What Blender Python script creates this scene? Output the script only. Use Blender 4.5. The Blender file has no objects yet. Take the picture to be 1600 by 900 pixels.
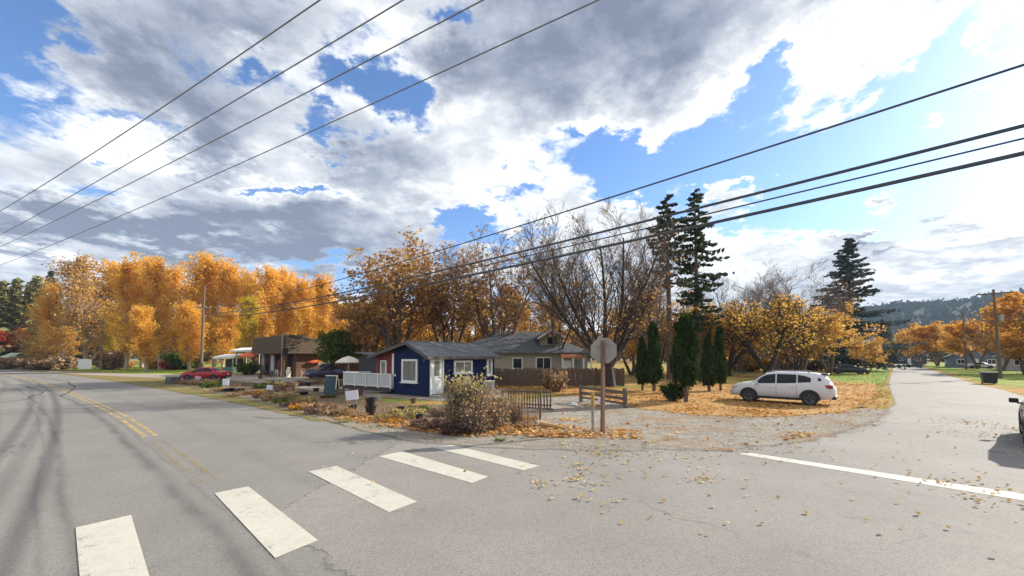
import bpy, math, random
import numpy as np
from mathutils import Vector, Matrix
R = math.radians
C = bpy.context.scene.collection
SC = bpy.context.scene

# ------------------------------------------------------------------ camera
F, CX, CY, PITCH, EYE = 620.0, 800.0, 531.0, R(2.5), 2.5
cam_data = bpy.data.cameras.new("camera")
cam_data.sensor_width = 36.0
cam_data.lens = 36.0 * F / 1600.0
cam_data.shift_y = (CY - 450.0) / 1600.0
cam_data.clip_start, cam_data.clip_end = 0.05, 8000
cam = bpy.data.objects.new("camera", cam_data); C.objects.link(cam)
cam.location = (0, 0, EYE); cam.rotation_euler = (R(90) + PITCH, 0, 0)
SC.camera = cam
CP, SP = math.cos(PITCH), math.sin(PITCH)

def ray(px, py):                      # viewing direction of a photograph pixel
    u, v = (px - CX) / F, (CY - py) / F
    return u, CP - v * SP, SP + v * CP
def G(px, py, z=0.0):                 # survey of the photograph: ground point under a pixel
    u, w, v = ray(px, py); t = (z - EYE) / v
    return (u * t, w * t)
def XZ(px, py, Y):                    # x and z at depth Y
    u, w, v = ray(px, py); t = Y / w
    return u * t, EYE + v * t

# ------------------------------------------------------------------ light
SUN_AZ, SUN_EL = R(66), R(26)
sun_dir = Vector((math.sin(SUN_AZ) * math.cos(SUN_EL), math.cos(SUN_AZ) * math.cos(SUN_EL), math.sin(SUN_EL)))
sl = bpy.data.lights.new("sun", 'SUN'); sl.energy = 4.6; sl.angle = R(0.6); sl.color = (1.0, 0.93, 0.82)
so = bpy.data.objects.new("sun", sl); C.objects.link(so)
so.rotation_euler = sun_dir.to_track_quat('Z', 'Y').to_euler(); so.location = (60, 30, 60)
SC.view_settings.view_transform = 'Standard'; SC.view_settings.look = 'None'
SC.view_settings.exposure = 1.1; SC.view_settings.gamma = 1.0; SC.view_settings.use_curve_mapping = False

W = bpy.data.worlds.new("World"); SC.world = W; W.use_nodes = True
def build_world():
    nt = W.node_tree; N = nt.nodes; L = nt.links; N.clear()
    def node(t, **k):
        n = N.new(t)
        for a, b in k.items(): setattr(n, a, b)
        return n
    def setin(n, i, v):
        if hasattr(v, 'links') or isinstance(v, bpy.types.NodeSocket): L.new(v, n.inputs[i])
        else: n.inputs[i].default_value = v
    def m(op, a, b=None, c=None, clamp=False):
        n = node('ShaderNodeMath', operation=op, use_clamp=clamp)
        setin(n, 0, a)
        if b is not None: setin(n, 1, b)
        if c is not None: setin(n, 2, c)
        return n.outputs[0]
    def vm(op, a, b=None):
        n = node('ShaderNodeVectorMath', operation=op)
        setin(n, 0, a)
        if b is not None: setin(n, 1, b)
        return n
    def mixc(f, a, b):
        n = node('ShaderNodeMix', data_type='RGBA')
        setin(n, 0, f); setin(n, 6, a); setin(n, 7, b)
        return n.outputs[2]
    def sm(x, lo, hi):
        n = node('ShaderNodeMapRange', interpolation_type='SMOOTHSTEP')
        setin(n, 0, x); setin(n, 1, lo); setin(n, 2, hi); return n.outputs[0]
    sky = node('ShaderNodeTexSky', sky_type='NISHITA', sun_disc=False)
    sky.sun_elevation = SUN_EL; sky.sun_rotation = SUN_AZ
    sky.air_density = 1.0; sky.dust_density = 0.6; sky.ozone_density = 1.6; sky.altitude = 300
    d = node('ShaderNodeTexCoord').outputs['Generated']
    d = vm('NORMALIZE', d).outputs[0]
    sep = node('ShaderNodeSeparateXYZ'); L.new(d, sep.inputs[0])
    zz = m('ADD', m('MAXIMUM', sep.outputs[2], 0.0), 0.16)
    comb = node('ShaderNodeCombineXYZ')
    L.new(m('DIVIDE', sep.outputs[0], zz), comb.inputs[0]); L.new(m('DIVIDE', sep.outputs[1], zz), comb.inputs[1])
    q = comb.outputs[0]                                   # point on the cloud layer
    def noise(vec, scale, detail, rough, seed=0.0, dist=0.0):
        n = node('ShaderNodeTexNoise', noise_dimensions='2D')
        setin(n, 'Vector', vm('ADD', vec, (seed * 3.7, seed * 5.3, 0)).outputs[0]); n.inputs['Scale'].default_value = scale
        n.inputs['Detail'].default_value = detail; n.inputs['Roughness'].default_value = rough
        n.inputs['Distortion'].default_value = dist
        return n
    def warped(scale, amp, seed, det):
        w_ = vm('SUBTRACT', noise(q, scale, det, 0.65, seed).outputs['Color'], (0.5, 0.5, 0.5)).outputs[0]
        sc = node('ShaderNodeVectorMath', operation='SCALE'); L.new(w_, sc.inputs[0]); sc.inputs['Scale'].default_value = amp
        return vm('NORMALIZE', vm('ADD', d, sc.outputs[0]).outputs[0]).outputs[0]
    dw = warped(3.0, 0.30, 3.1, 8)
    # cloud banks and clear gaps of this sky: (px, py, rx, ry, cover, brightness)
    banks = [
        (20, 25, 85, 58, -1.2, 0.0), (580, 112, 72, 40, -0.9, 0.0), (520, 105, 40, 30, -.7, 0), (540, 214, 40, 20, -1.0, 0), (440, 285, 80, 14, -1.2, 0), (405, 110, 30, 18, -0.7, 0), (640, 140, 30, 18, -.6, 0), (660, 185, 25, 20, -.5, 0),
        (710, 25, 45, 22, -0.9, 0), (1160, 160, 75, 36, -1.2, 0), (1210, 115, 30, 16, -.9, 0), (1010, 262, 80, 34, -1.3, 0), (950, 225, 40, 22, -.8, 0), (1160, 262, 130, 55, -1.2, 0), (1330, 262, 120, 62, -1.7, 0), (1480, 240, 190, 75, -1.7, 0), (1250, 320, 110, 26, -1.2, 0),
        (1540, 70, 75, 70, -1.4, 0), (735, 365, 70, 22, -1.2, 0), (545, 432, 70, 22, -1.5, 0), (900, 205, 24, 12, -0.7, 0), (790, 290, 45, 20, -0.8, 0), (850, 245, 30, 14, -.5, 0), (160, 300, 60, 14, -0.5, 0), (80, 170, 60, 18, -.3, 0), (230, 225, 50, 12, -.4, 0), (1600, 330, 100, 40, -.6, 0), (1055, 330, 40, 14, -.6, 0),
        (1530, 165, 40, 22, 2.0, 0.5), (1485, 212, 30, 11, 1.6, 0.5), (1580, 30, 50, 24, 1.6, 0.5),
        (1440, 440, 330, 46, 1.6, 0.75), (1330, 368, 75, 30, 1.5, 0.7), (1140, 318, 60, 12, 1.1, 0.5), (1050, 360, 70, 24, .7, .5), (960, 330, 60, 20, 0.5, 0.4),
        (1330, 60, 150, 80, 0.7, 0.7), (1080, 150, 140, 50, 0.35, 0.6), (880, 250, 110, 60, 0.3, 0.55), (700, 265, 80, 60, 0.4, 0.6), (430, 235, 90, 40, .4, .5), (230, 255, 60, 30, .3, .4),
        (900, 60, 240, 85, 0.7, -0.62), (200, 120, 150, 75, 0.5, -0.62), (350, 30, 120, 40, .3, -.3), (590, 275, 80, 55, 0.5, -0.45), (470, 340, 70, 30, .4, -.35), (330, 215, 70, 25, .3, -.3), (1340, 365, 40, 9, 0.2, -0.9),
        (200, 376, 340, 28, 0.8, -0.85), (520, 385, 120, 30, .5, -.4), (430, 315, 80, 18, 0.5, 0.7), (280, 300, 110, 22, 0.3, 0.3), (60, 230, 110, 35, 0.3, 0.12),
        (460, 55, 90, 40, 0.25, 0.10), (40, 425, 130, 22, 0.2, 0.25), (620, 50, 50, 28, 0.1, 0.5), (340, 55, 30, 20, 0.1, .5), (690, 120, 40, 30, .2, -.3), (300, 200, 380, 130, 0, -.16),
    ]
    cov = None; bri = None
    for (px, py, rx, ry, a, b) in banks:
        u, w, v = ray(px, py); c = Vector((u, w, v)); ln = c.length; c.normalize()
        tx = Vector((0, 0, 1)).cross(c) * -1; tx.normalize(); ty = c.cross(tx) * -1; ty.normalize()
        k = 1.0 / ln
        sx = rx / F * k * (1.0 / math.sqrt(1 + u * u) if True else 1); sy = ry / F * k
        ax = vm('DOT_PRODUCT', dw, tuple(tx / max(sx, 1e-3))).outputs['Value']
        ay = vm('DOT_PRODUCT', dw, tuple(ty / max(sy, 1e-3))).outputs['Value']
        s2 = m('MULTIPLY_ADD', ax, ax, m('MULTIPLY', ay, ay))
        g = m('EXPONENT', m('MULTIPLY', s2, -0.8))
        if a: cov = m('MULTIPLY_ADD', g, a, cov if cov is not None else 0.0)
        if b: bri = m('MULTIPLY_ADD', g, b, bri if bri is not None else 0.0)
    n1 = noise(q, 1.4, 6, 0.62, 0.7, 0.15).outputs['Fac']
    n2 = noise(q, 1.6, 6, 0.62, 5.3, 0.15).outputs['Fac']
    n3 = noise(q, 4.0, 7, 0.66, 9.1, 0.2).outputs['Fac']
    n4 = noise(q, 11.0, 6, 0.68, 2.4, 0.25).outputs['Fac']
    dens = m('ADD', m('MULTIPLY_ADD', n1, 2.0, -0.30), cov)
    dens = m('MULTIPLY_ADD', n3, 1.3, m('MULTIPLY_ADD', n4, 0.6, m('ADD', dens, -0.94)))
    alpha = sm(dens, 0.12, 0.76)
    thick = sm(dens, 0.45, 1.5)
    B = m('MULTIPLY_ADD', n2, 1.5, m('MULTIPLY_ADD', n3, 1.0, m('MULTIPLY_ADD', n4, 0.35, -0.82)))
    B = m('ADD', m('MULTIPLY_ADD', bri, 0.72, B), m('MULTIPLY_ADD', thick, -0.5, 0.30))
    ramp = node('ShaderNodeValToRGB'); L.new(B, ramp.inputs[0])
    el = ramp.color_ramp.elements
    for e, (p, col) in zip([el[0], el[1]], [(-0.0, (1.15, 1.36, 1.85, 1)), (1.0, (5.6, 5.7, 5.8, 1))]): e.position = p; e.color = col
    for p, col in [(0.15, (1.55, 1.78, 2.3, 1)), (0.35, (2.15, 2.4, 2.9, 1)), (0.58, (3.0, 3.2, 3.6, 1)), (0.78, (4.0, 4.15, 4.4, 1))]:
        e = el.new(p); e.color = col
    # clear sky, a little deeper to the left as in the photograph's exposure
    hs = node('ShaderNodeHueSaturation'); hs.inputs['Saturation'].default_value = 1.05; hs.inputs['Value'].default_value = 0.86
    tint = node('ShaderNodeMix', data_type='RGBA', blend_type='MULTIPLY'); tint.inputs[0].default_value = 1.0; tint.inputs[7].default_value = (.84, .98, 1.22, 1)
    L.new(sky.outputs[0], tint.inputs[6]); L.new(tint.outputs[2], hs.inputs['Color'])
    col = mixc(alpha, hs.outputs[0], ramp.outputs[0])
    bg = node('ShaderNodeBackground'); L.new(col, bg.inputs[0]); bg.inputs[1].default_value = 0.10
    out = node('ShaderNodeOutputWorld'); L.new(bg.outputs[0], out.inputs[0])
build_world()

# ------------------------------------------------------------------ helpers
rnd = random.Random(7)
class MB:
    """collects shapes into one mesh"""
    def __init__(s): s.v = []; s.f = []
    def add(s, vs, fs):
        o = len(s.v); s.v.extend(tuple(p) for p in vs); s.f.extend(tuple(i + o for i in f) for f in fs); return s
    def box(s, c, d, rz=0.0, rx=0.0, ry=0.0):
        M = Matrix.Translation(c) @ Matrix.Rotation(rz, 4, 'Z') @ Matrix.Rotation(ry, 4, 'Y') @ Matrix.Rotation(rx, 4, 'X')
        x, y, z = d[0] / 2, d[1] / 2, d[2] / 2
        vs = [M @ Vector(p) for p in [(-x,-y,-z),(x,-y,-z),(x,y,-z),(-x,y,-z),(-x,-y,z),(x,-y,z),(x,y,z),(-x,y,z)]]
        return s.add(vs, [(0,3,2,1),(4,5,6,7),(0,1,5,4),(1,2,6,5),(2,3,7,6),(3,0,4,7)])
    def tube(s, pts, rad, n=8, cap=True):
        P = [Vector(p) for p in pts]; k = len(P); o = len(s.v)
        if not hasattr(rad, '__len__'): rad = [rad] * k
        ref = None
        for i in range(k):
            t = (P[min(i+1, k-1)] - P[max(i-1, 0)])
            if t.length < 1e-9: t = Vector((0, 0, 1))
            t.normalize()
            if ref is None: ref = Vector((1, 0, 0)) if abs(t.x) < 0.8 else Vector((0, 1, 0))
            a = (ref - t * ref.dot(t)); a.normalize(); b = t.cross(a); ref = a
            for j in range(n):
                w = 2 * math.pi * j / n
                s.v.append(tuple(P[i] + (a * math.cos(w) + b * math.sin(w)) * rad[i]))
        for i in range(k - 1):
            for j in range(n):
                s.f.append((o+i*n+j, o+i*n+(j+1) % n, o+(i+1)*n+(j+1) % n, o+(i+1)*n+j))
        if cap:
            s.f.append(tuple(o + j for j in reversed(range(n)))); s.f.append(tuple(o+(k-1)*n+j for j in range(n)))
        return s
    def lathe(s, prof, c=(0, 0, 0), n=16):
        o = len(s.v); k = len(prof)
        for (r, z) in prof:
            for j in range(n):
                w = 2 * math.pi * j / n
                s.v.append((c[0] + r * math.cos(w), c[1] + r * math.sin(w), c[2] + z))
        for i in range(k - 1):
            for j in range(n):
                s.f.append((o+i*n+j, o+i*n+(j+1) % n, o+(i+1)*n+(j+1) % n, o+(i+1)*n+j))
        s.f.append(tuple(o + j for j in reversed(range(n)))); s.f.append(tuple(o+(k-1)*n+j for j in range(n)))
        return s
    def prism(s, poly, fn, t0, t1):
        """poly (a, b) extruded from t0 to t1; fn(a, b, t) gives the point"""
        n = len(poly); o = len(s.v)
        for t in (t0, t1):
            for (a, b) in poly: s.v.append(tuple(fn(a, b, t)))
        s.f.append(tuple(o + i for i in range(n))); s.f.append(tuple(o + n + i for i in reversed(range(n))))
        for i in range(n):
            j = (i + 1) % n
            s.f.append((o + j, o + i, o + n + i, o + n + j))
        return s
    def slab(s, quad, th):
        """a roof sheet: top quad of 4 corners, thickness th downwards along its normal"""
        q = [Vector(p) for p in quad]; nrm = (q[1]-q[0]).cross(q[2]-q[0]); nrm.normalize()
        if nrm.z < 0: nrm = -nrm
        lo = [p - nrm * th for p in q]
        return s.add(q + lo, [(0,1,2,3),(7,6,5,4),(0,4,5,1),(1,5,6,2),(2,6,7,3),(3,7,4,0)])
    def mesh(s, name, smooth=False, bevel=0.0):
        me = bpy.data.meshes.new(name); me.from_pydata(s.v, [], s.f)
        import bmesh
        b = bmesh.new(); b.from_mesh(me)
        bmesh.ops.recalc_face_normals(b, faces=b.faces)
        if bevel: bmesh.ops.bevel(b, geom=list(b.edges), offset=bevel, segments=1, affect='EDGES', clamp_overlap=True)
        b.to_mesh(me); b.free()
        if smooth:
            me.shade_smooth(); me.set_sharp_from_angle(angle=R(38))
        return me
    def build(s, name, mat, parent=None, smooth=False, bevel=0.0):
        return link(name, s.mesh(name, smooth, bevel), mat, parent)
def link(name, me, mat, parent=None, loc=None, rz=None):
    o = bpy.data.objects.new(name, me); C.objects.link(o)
    if mat is not None and len(me.materials) == 0: me.materials.append(mat)
    if parent is not None: o.parent = parent
    if loc is not None: o.location = loc
    if rz is not None: o.rotation_euler.z = rz
    return o
def tag(o, label=None, cat=None, group=None, kind=None):
    if label: o['label'] = label
    if cat: o['category'] = cat
    if group: o['group'] = group
    if kind: o['kind'] = kind
    return o
def thing(name, label, cat, loc=(0, 0, 0), rz=0.0, group=None):
    o = bpy.data.objects.new(name, None); C.objects.link(o); o.empty_display_size = 0.2
    o.location = loc; o.rotation_euler = (0, 0, rz)
    return tag(o, label, cat, group)
def dup(root, loc, rz=0.0, scale=None, label=None, group=None):
    r = root.copy(); C.objects.link(r); r.location = loc; r.rotation_euler = (0, 0, rz)
    if scale is not None: r.scale = scale
    if label: r['label'] = label
    if group: r['group'] = group
    for ch in list(root.children):
        c = ch.copy(); C.objects.link(c); c.parent = r
        for g in list(ch.children):
            e = g.copy(); C.objects.link(e); e.parent = c
    return r

# ------------------------------------------------------------------ materials
def srgb(r, g, b):
    f = lambda c: (c/12.92 if c <= 0.04045 else ((c+0.055)/1.055)**2.4)
    return (f(r/255), f(g/255), f(b/255), 1)
def newmat(name):
    m = bpy.data.materials.new(name); m.use_nodes = True; m.node_tree.nodes.clear()
    return m, m.node_tree.nodes, m.node_tree.links
MATS = {}
def mat(name, col, col2=None, scale=3.0, rough=0.7, bump=0.0, bscale=None, metal=0.0, stretch=(1, 1, 1), spec=0.4, coat=0.0, detail=5):
    """two-tone noisy surface"""
    if name in MATS: return MATS[name]
    m, N, L = newmat(name)
    col = tuple(col)[:3] + (1,); col2 = (tuple(col2)[:3] + (1,)) if col2 else tuple(c * 0.78 for c in col[:3]) + (1,)
    tc = N.new('ShaderNodeTexCoord'); mp = N.new('ShaderNodeMapping'); mp.inputs['Scale'].default_value = stretch
    L.new(tc.outputs['Object'], mp.inputs[0])
    no = N.new('ShaderNodeTexNoise'); no.inputs['Scale'].default_value = scale; no.inputs['Detail'].default_value = detail; no.inputs['Roughness'].default_value = 0.6
    L.new(mp.outputs[0], no.inputs[0])
    rp = N.new('ShaderNodeValToRGB'); rp.color_ramp.elements[0].position = 0.32; rp.color_ramp.elements[1].position = 0.68
    rp.color_ramp.elements[0].color = col; rp.color_ramp.elements[1].color = col2
    L.new(no.outputs[0], rp.inputs[0])
    p = N.new('ShaderNodeBsdfPrincipled'); L.new(rp.outputs[0], p.inputs['Base Color'])
    p.inputs['Roughness'].default_value = rough; p.inputs['Metallic'].default_value = metal; p.inputs['Specular IOR Level'].default_value = spec
    p.inputs['Coat Weight'].default_value = coat
    if bump:
        n2 = N.new('ShaderNodeTexNoise'); n2.inputs['Scale'].default_value = bscale or scale * 4; n2.inputs['Detail'].default_value = 4
        L.new(mp.outputs[0], n2.inputs[0])
        b = N.new('ShaderNodeBump'); b.inputs['Strength'].default_value = bump; b.inputs['Distance'].default_value = 0.03
        L.new(n2.outputs[0], b.inputs['Height']); L.new(b.outputs[0], p.inputs['Normal'])
    o = N.new('ShaderNodeOutputMaterial'); L.new(p.outputs[0], o.inputs[0])
    MATS[name] = m; return m
def leafmat(name, cols, trans=0.4, rough=0.6):
    """each leaf island gets a colour of its own from the list; light passes through"""
    if name in MATS: return MATS[name]
    m, N, L = newmat(name)
    ge = N.new('ShaderNodeNewGeometry'); rp = N.new('ShaderNodeValToRGB'); rp.color_ramp.interpolation = 'LINEAR'
    e = rp.color_ramp.elements
    for i, c in enumerate(cols):
        p = i / (len(cols) - 1)
        if i == 0: x = e[0]; x.position = 0
        elif i == len(cols) - 1: x = e[-1]; x.position = 1
        else: x = e.new(p)
        x.color = tuple(c)[:3] + (1,)
    tc = N.new('ShaderNodeTexCoord'); no = N.new('ShaderNodeTexNoise'); no.inputs['Scale'].default_value = 0.35; no.inputs['Detail'].default_value = 3  # broad noise paints lit-looking clumps into the colour
    L.new(tc.outputs['Object'], no.inputs[0])
    ma = N.new('ShaderNodeMath'); ma.operation = 'MULTIPLY_ADD'; ma.inputs[1].default_value = 0.62
    L.new(ge.outputs['Random Per Island'], ma.inputs[0])
    m2 = N.new('ShaderNodeMath'); m2.operation = 'MULTIPLY_ADD'; m2.inputs[1].default_value = 1.3; m2.inputs[2].default_value = -0.46
    L.new(no.outputs[0], m2.inputs[0]); L.new(m2.outputs[0], ma.inputs[2]); L.new(ma.outputs[0], rp.inputs[0])
    df = N.new('ShaderNodeBsdfDiffuse'); tr = N.new('ShaderNodeBsdfTranslucent'); mx = N.new('ShaderNodeMixShader'); mx.inputs[0].default_value = trans
    L.new(rp.outputs[0], df.inputs[0]); L.new(rp.outputs[0], tr.inputs[0]); L.new(df.outputs[0], mx.inputs[1]); L.new(tr.outputs[0], mx.inputs[2])
    o = N.new('ShaderNodeOutputMaterial'); L.new(mx.outputs[0], o.inputs[0])
    MATS[name] = m; return m
def glassmat(name, col, rough=0.06, spec=.4):
    if name in MATS: return MATS[name]
    return mat(name, col, tuple(c * 1.4 for c in col[:3]), scale=1.5, rough=rough, spec=spec)

M_white = mat('white_paint', (.80, .79, .76), (.70, .69, .66), scale=4, rough=0.55, bump=.1)
M_navy = mat('navy_boards', (.005, .014, .060), (.008, .020, .078), scale=5, rough=0.6, bump=.25, stretch=(1, 1, 9), spec=.15)
M_red = mat('red_boards', (.20, .025, .02), (.15, .02, .018), scale=5, rough=0.6, bump=.2, stretch=(1, 1, 8))
M_shing = mat('grey_shingle', (.13, .135, .15), (.075, .08, .09), scale=7, rough=0.85, bump=.6, bscale=30)
M_wood = mat('weathered_wood', (.17, .11, .075), (.09, .058, .042), scale=6, rough=0.85, bump=.5, stretch=(1, 1, .15))
M_wood_h = mat('weathered_rail', (.17, .13, .10), (.085, .065, .052), scale=5, rough=0.85, bump=.5, stretch=(.2, 3, 3))
M_pole = mat('creosote_pole', (.19, .135, .095), (.10, .07, .052), scale=4, rough=0.9, bump=.5, stretch=(3, 3, .15))
M_bark = mat('dark_bark', (.07, .05, .042), (.035, .026, .024), scale=6, rough=0.95, bump=.8, stretch=(2, 2, .4))
M_bark_pale = mat('pale_bark', (.42, .36, .27), (.26, .21, .16), scale=4, rough=0.9, bump=.4)
M_bark_brown = mat('brown_bark', (.17, .12, .09), (.085, .06, .05), scale=5, rough=0.95, bump=.7, stretch=(2, 2, .4))
M_twig = mat('twig_bark', (.21, .155, .13), (.12, .09, .08), scale=3, rough=0.9)
M_black = mat('black_plastic', (.012, .012, .014), (.02, .02, .022), scale=8, rough=0.45)
M_rubber = mat('tyre_rubber', (.018, .017, .018), (.03, .028, .028), scale=20, rough=0.85)
M_alu = mat('alloy', (.22, .205, .225), (.15, .145, .16), scale=9, rough=0.45, metal=.6)
M_steel = mat('dull_steel', (.36, .34, .31), (.28, .27, .25), scale=5, rough=0.5, metal=.55)
M_wire = mat('wire_black', (.05, .053, .062), (.075, .078, .088), scale=3, rough=0.6)
M_wire_pale = mat('wire_aluminium', (.17, .175, .18), (.13, .135, .14), scale=3, rough=.5)
M_glass = glassmat('dark_glass', (.012, .015, .020), .08, .22)
M_glass_w = glassmat('window_glass', (.16, .17, .15), 0.1)
M_beige = mat('beige_siding', (.38, .335, .25), (.32, .28, .21), scale=3, rough=0.8, bump=.15, stretch=(1, 1, 8))
M_brown = mat('brown_shake', (.11, .075, .045), (.06, .042, .026), scale=6, rough=0.9, bump=.8, bscale=20)
M_brownwall = mat('brown_wall', (.16, .085, .04), (.10, .055, .03), scale=4, rough=0.8)
M_orangecl = mat('orange_canvas', (.75, .16, .05), (.62, .13, .05), scale=5, rough=0.8)
M_yellowcl = mat('yellow_canvas', (.80, .70, .28), (.7, .6, .25), scale=5, rough=0.8)
M_creamcl = mat('cream_canvas', (.82, .75, .62), (.72, .66, .55), scale=5, rough=0.8)
M_concrete = mat('concrete', (.34, .32, .29), (.26, .25, .23), scale=5, rough=0.9, bump=.3)
M_bluegrey = mat('chalkboard', (.025, .045, .06), (.05, .08, .10), scale=6, rough=0.7)
M_green = mat('green_metal', (.10, .22, .19), (.08, .17, .15), scale=4, rough=0.6)
M_sign_white = mat('sign_white', (.82, .80, .86), (.70, .68, .76), scale=9, rough=0.6)
M_pink = mat('pink_board', (.72, .42, .52), (.60, .32, .42), scale=6, rough=0.7)

# ------------------------------------------------------------------ the ground and the roads
def world_noise(N, L, scale, detail=5, rough=.6, src=None, stretch=None, dist=0.0):
    no = N.new('ShaderNodeTexNoise'); no.inputs['Scale'].default_value = scale; no.inputs['Detail'].default_value = detail
    no.inputs['Roughness'].default_value = rough; no.inputs['Distortion'].default_value = dist
    if src is None:
        g = N.new('ShaderNodeNewGeometry'); src = g.outputs['Position']
    if stretch:
        mp = N.new('ShaderNodeMapping'); mp.inputs['Scale'].default_value = stretch; L.new(src, mp.inputs[0]); src = mp.outputs[0]
    L.new(src, no.inputs[0]); return no.outputs['Fac']
def ramp(N, L, src, stops):
    r = N.new('ShaderNodeValToRGB'); e = r.color_ramp.elements
    for i, (p, c) in enumerate(stops):
        x = e[0] if i == 0 else (e[-1] if i == len(stops) - 1 else e.new(p))
        x.position = p; x.color = tuple(c)[:3] + (1,)
    L.new(src, r.inputs[0]); return r.outputs[0]
def mixn(N, L, f, a, b, mode='MIX'):
    n = N.new('ShaderNodeMix'); n.data_type = 'RGBA'; n.blend_type = mode
    for i, v in ((0, f), (6, a), (7, b)):
        if isinstance(v, bpy.types.NodeSocket): L.new(v, n.inputs[i])
        else: n.inputs[i].default_value = v
    return n.outputs[2]
def mathn(N, L, op, a, b=0.0, c=0.0, clamp=False):
    n = N.new('ShaderNodeMath'); n.operation = op; n.use_clamp = clamp
    for i, v in enumerate((a, b, c)):
        if isinstance(v, bpy.types.NodeSocket): L.new(v, n.inputs[i])
        else: n.inputs[i].default_value = v
    return n.outputs[0]
def smoothn(N, L, x, lo, hi):
    n = N.new('ShaderNodeMapRange'); n.interpolation_type = 'SMOOTHSTEP'
    L.new(x, n.inputs[0]); n.inputs[1].default_value = lo; n.inputs[2].default_value = hi; return n.outputs[0]
def finish(N, L, col, rough, height=None, strength=.4, dist=.02, edge=None, spec=.25):
    p = N.new('ShaderNodeBsdfPrincipled'); L.new(col, p.inputs['Base Color']); p.inputs['Roughness'].default_value = rough
    p.inputs['Specular IOR Level'].default_value = spec
    if height is not None:
        b = N.new('ShaderNodeBump'); b.inputs['Strength'].default_value = strength; b.inputs['Distance'].default_value = dist
        L.new(height, b.inputs['Height']); L.new(b.outputs[0], p.inputs['Normal'])
    o = N.new('ShaderNodeOutputMaterial')
    if edge is None: L.new(p.outputs[0], o.inputs[0])
    else:                       # ragged worn edge of the sheet
        t = N.new('ShaderNodeBsdfTransparent'); mx = N.new('ShaderNodeMixShader')
        L.new(edge, mx.inputs[0]); L.new(t.outputs[0], mx.inputs[1]); L.new(p.outputs[0], mx.inputs[2]); L.new(mx.outputs[0], o.inputs[0])
def edge_mask(N, L, sharp=.18, scale=1.6):
    at = N.new('ShaderNodeAttribute'); at.attribute_name = 'inner'
    n = world_noise(N, L, scale, 6, .7)
    s = mathn(N, L, 'ADD', at.outputs['Fac'], mathn(N, L, 'MULTIPLY_ADD', n, 1.2, -0.6))
    return smoothn(N, L, s, .5 - sharp, .5 + sharp)

def sheet(name, pts, z, material, feather=0.0, sub=3):
    """ground sheet with a feathered rim; pts counter-clockwise or not"""
    P = [Vector((x, y, 0)) for x, y in pts]
    area = sum(P[i].x * P[(i+1) % len(P)].y - P[(i+1) % len(P)].x * P[i].y for i in range(len(P)))
    if area < 0: P.reverse()
    Q = []
    for i in range(len(P)):
        for k in range(sub): Q.append(P[i].lerp(P[(i+1) % len(P)], k / sub))
    n = len(Q)
    me = bpy.data.meshes.new(name)
    if feather <= 0:
        me.from_pydata([(p.x, p.y, z) for p in Q], [], [tuple(range(n))])
        me.attributes.new('inner', 'FLOAT', 'POINT').data.foreach_set('value', [1.0] * n)
    else:
        I = []
        for i in range(n):
            t = Q[(i+1) % n] - Q[i-1]; t.normalize(); I.append(Q[i] + Vector((-t.y, t.x, 0)) * feather)
        vs = [(p.x, p.y, z) for p in Q] + [(p.x, p.y, z) for p in I]
        fs = [(i, (i+1) % n, n + (i+1) % n, n + i) for i in range(n)] + [tuple(range(n, 2*n))]
        me.from_pydata(vs, [], fs)
        me.attributes.new('inner', 'FLOAT', 'POINT').data.foreach_set('value', [0.0] * n + [1.0] * n)
    o = link(name, me, material)
    return tag(o, kind='structure')

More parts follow.
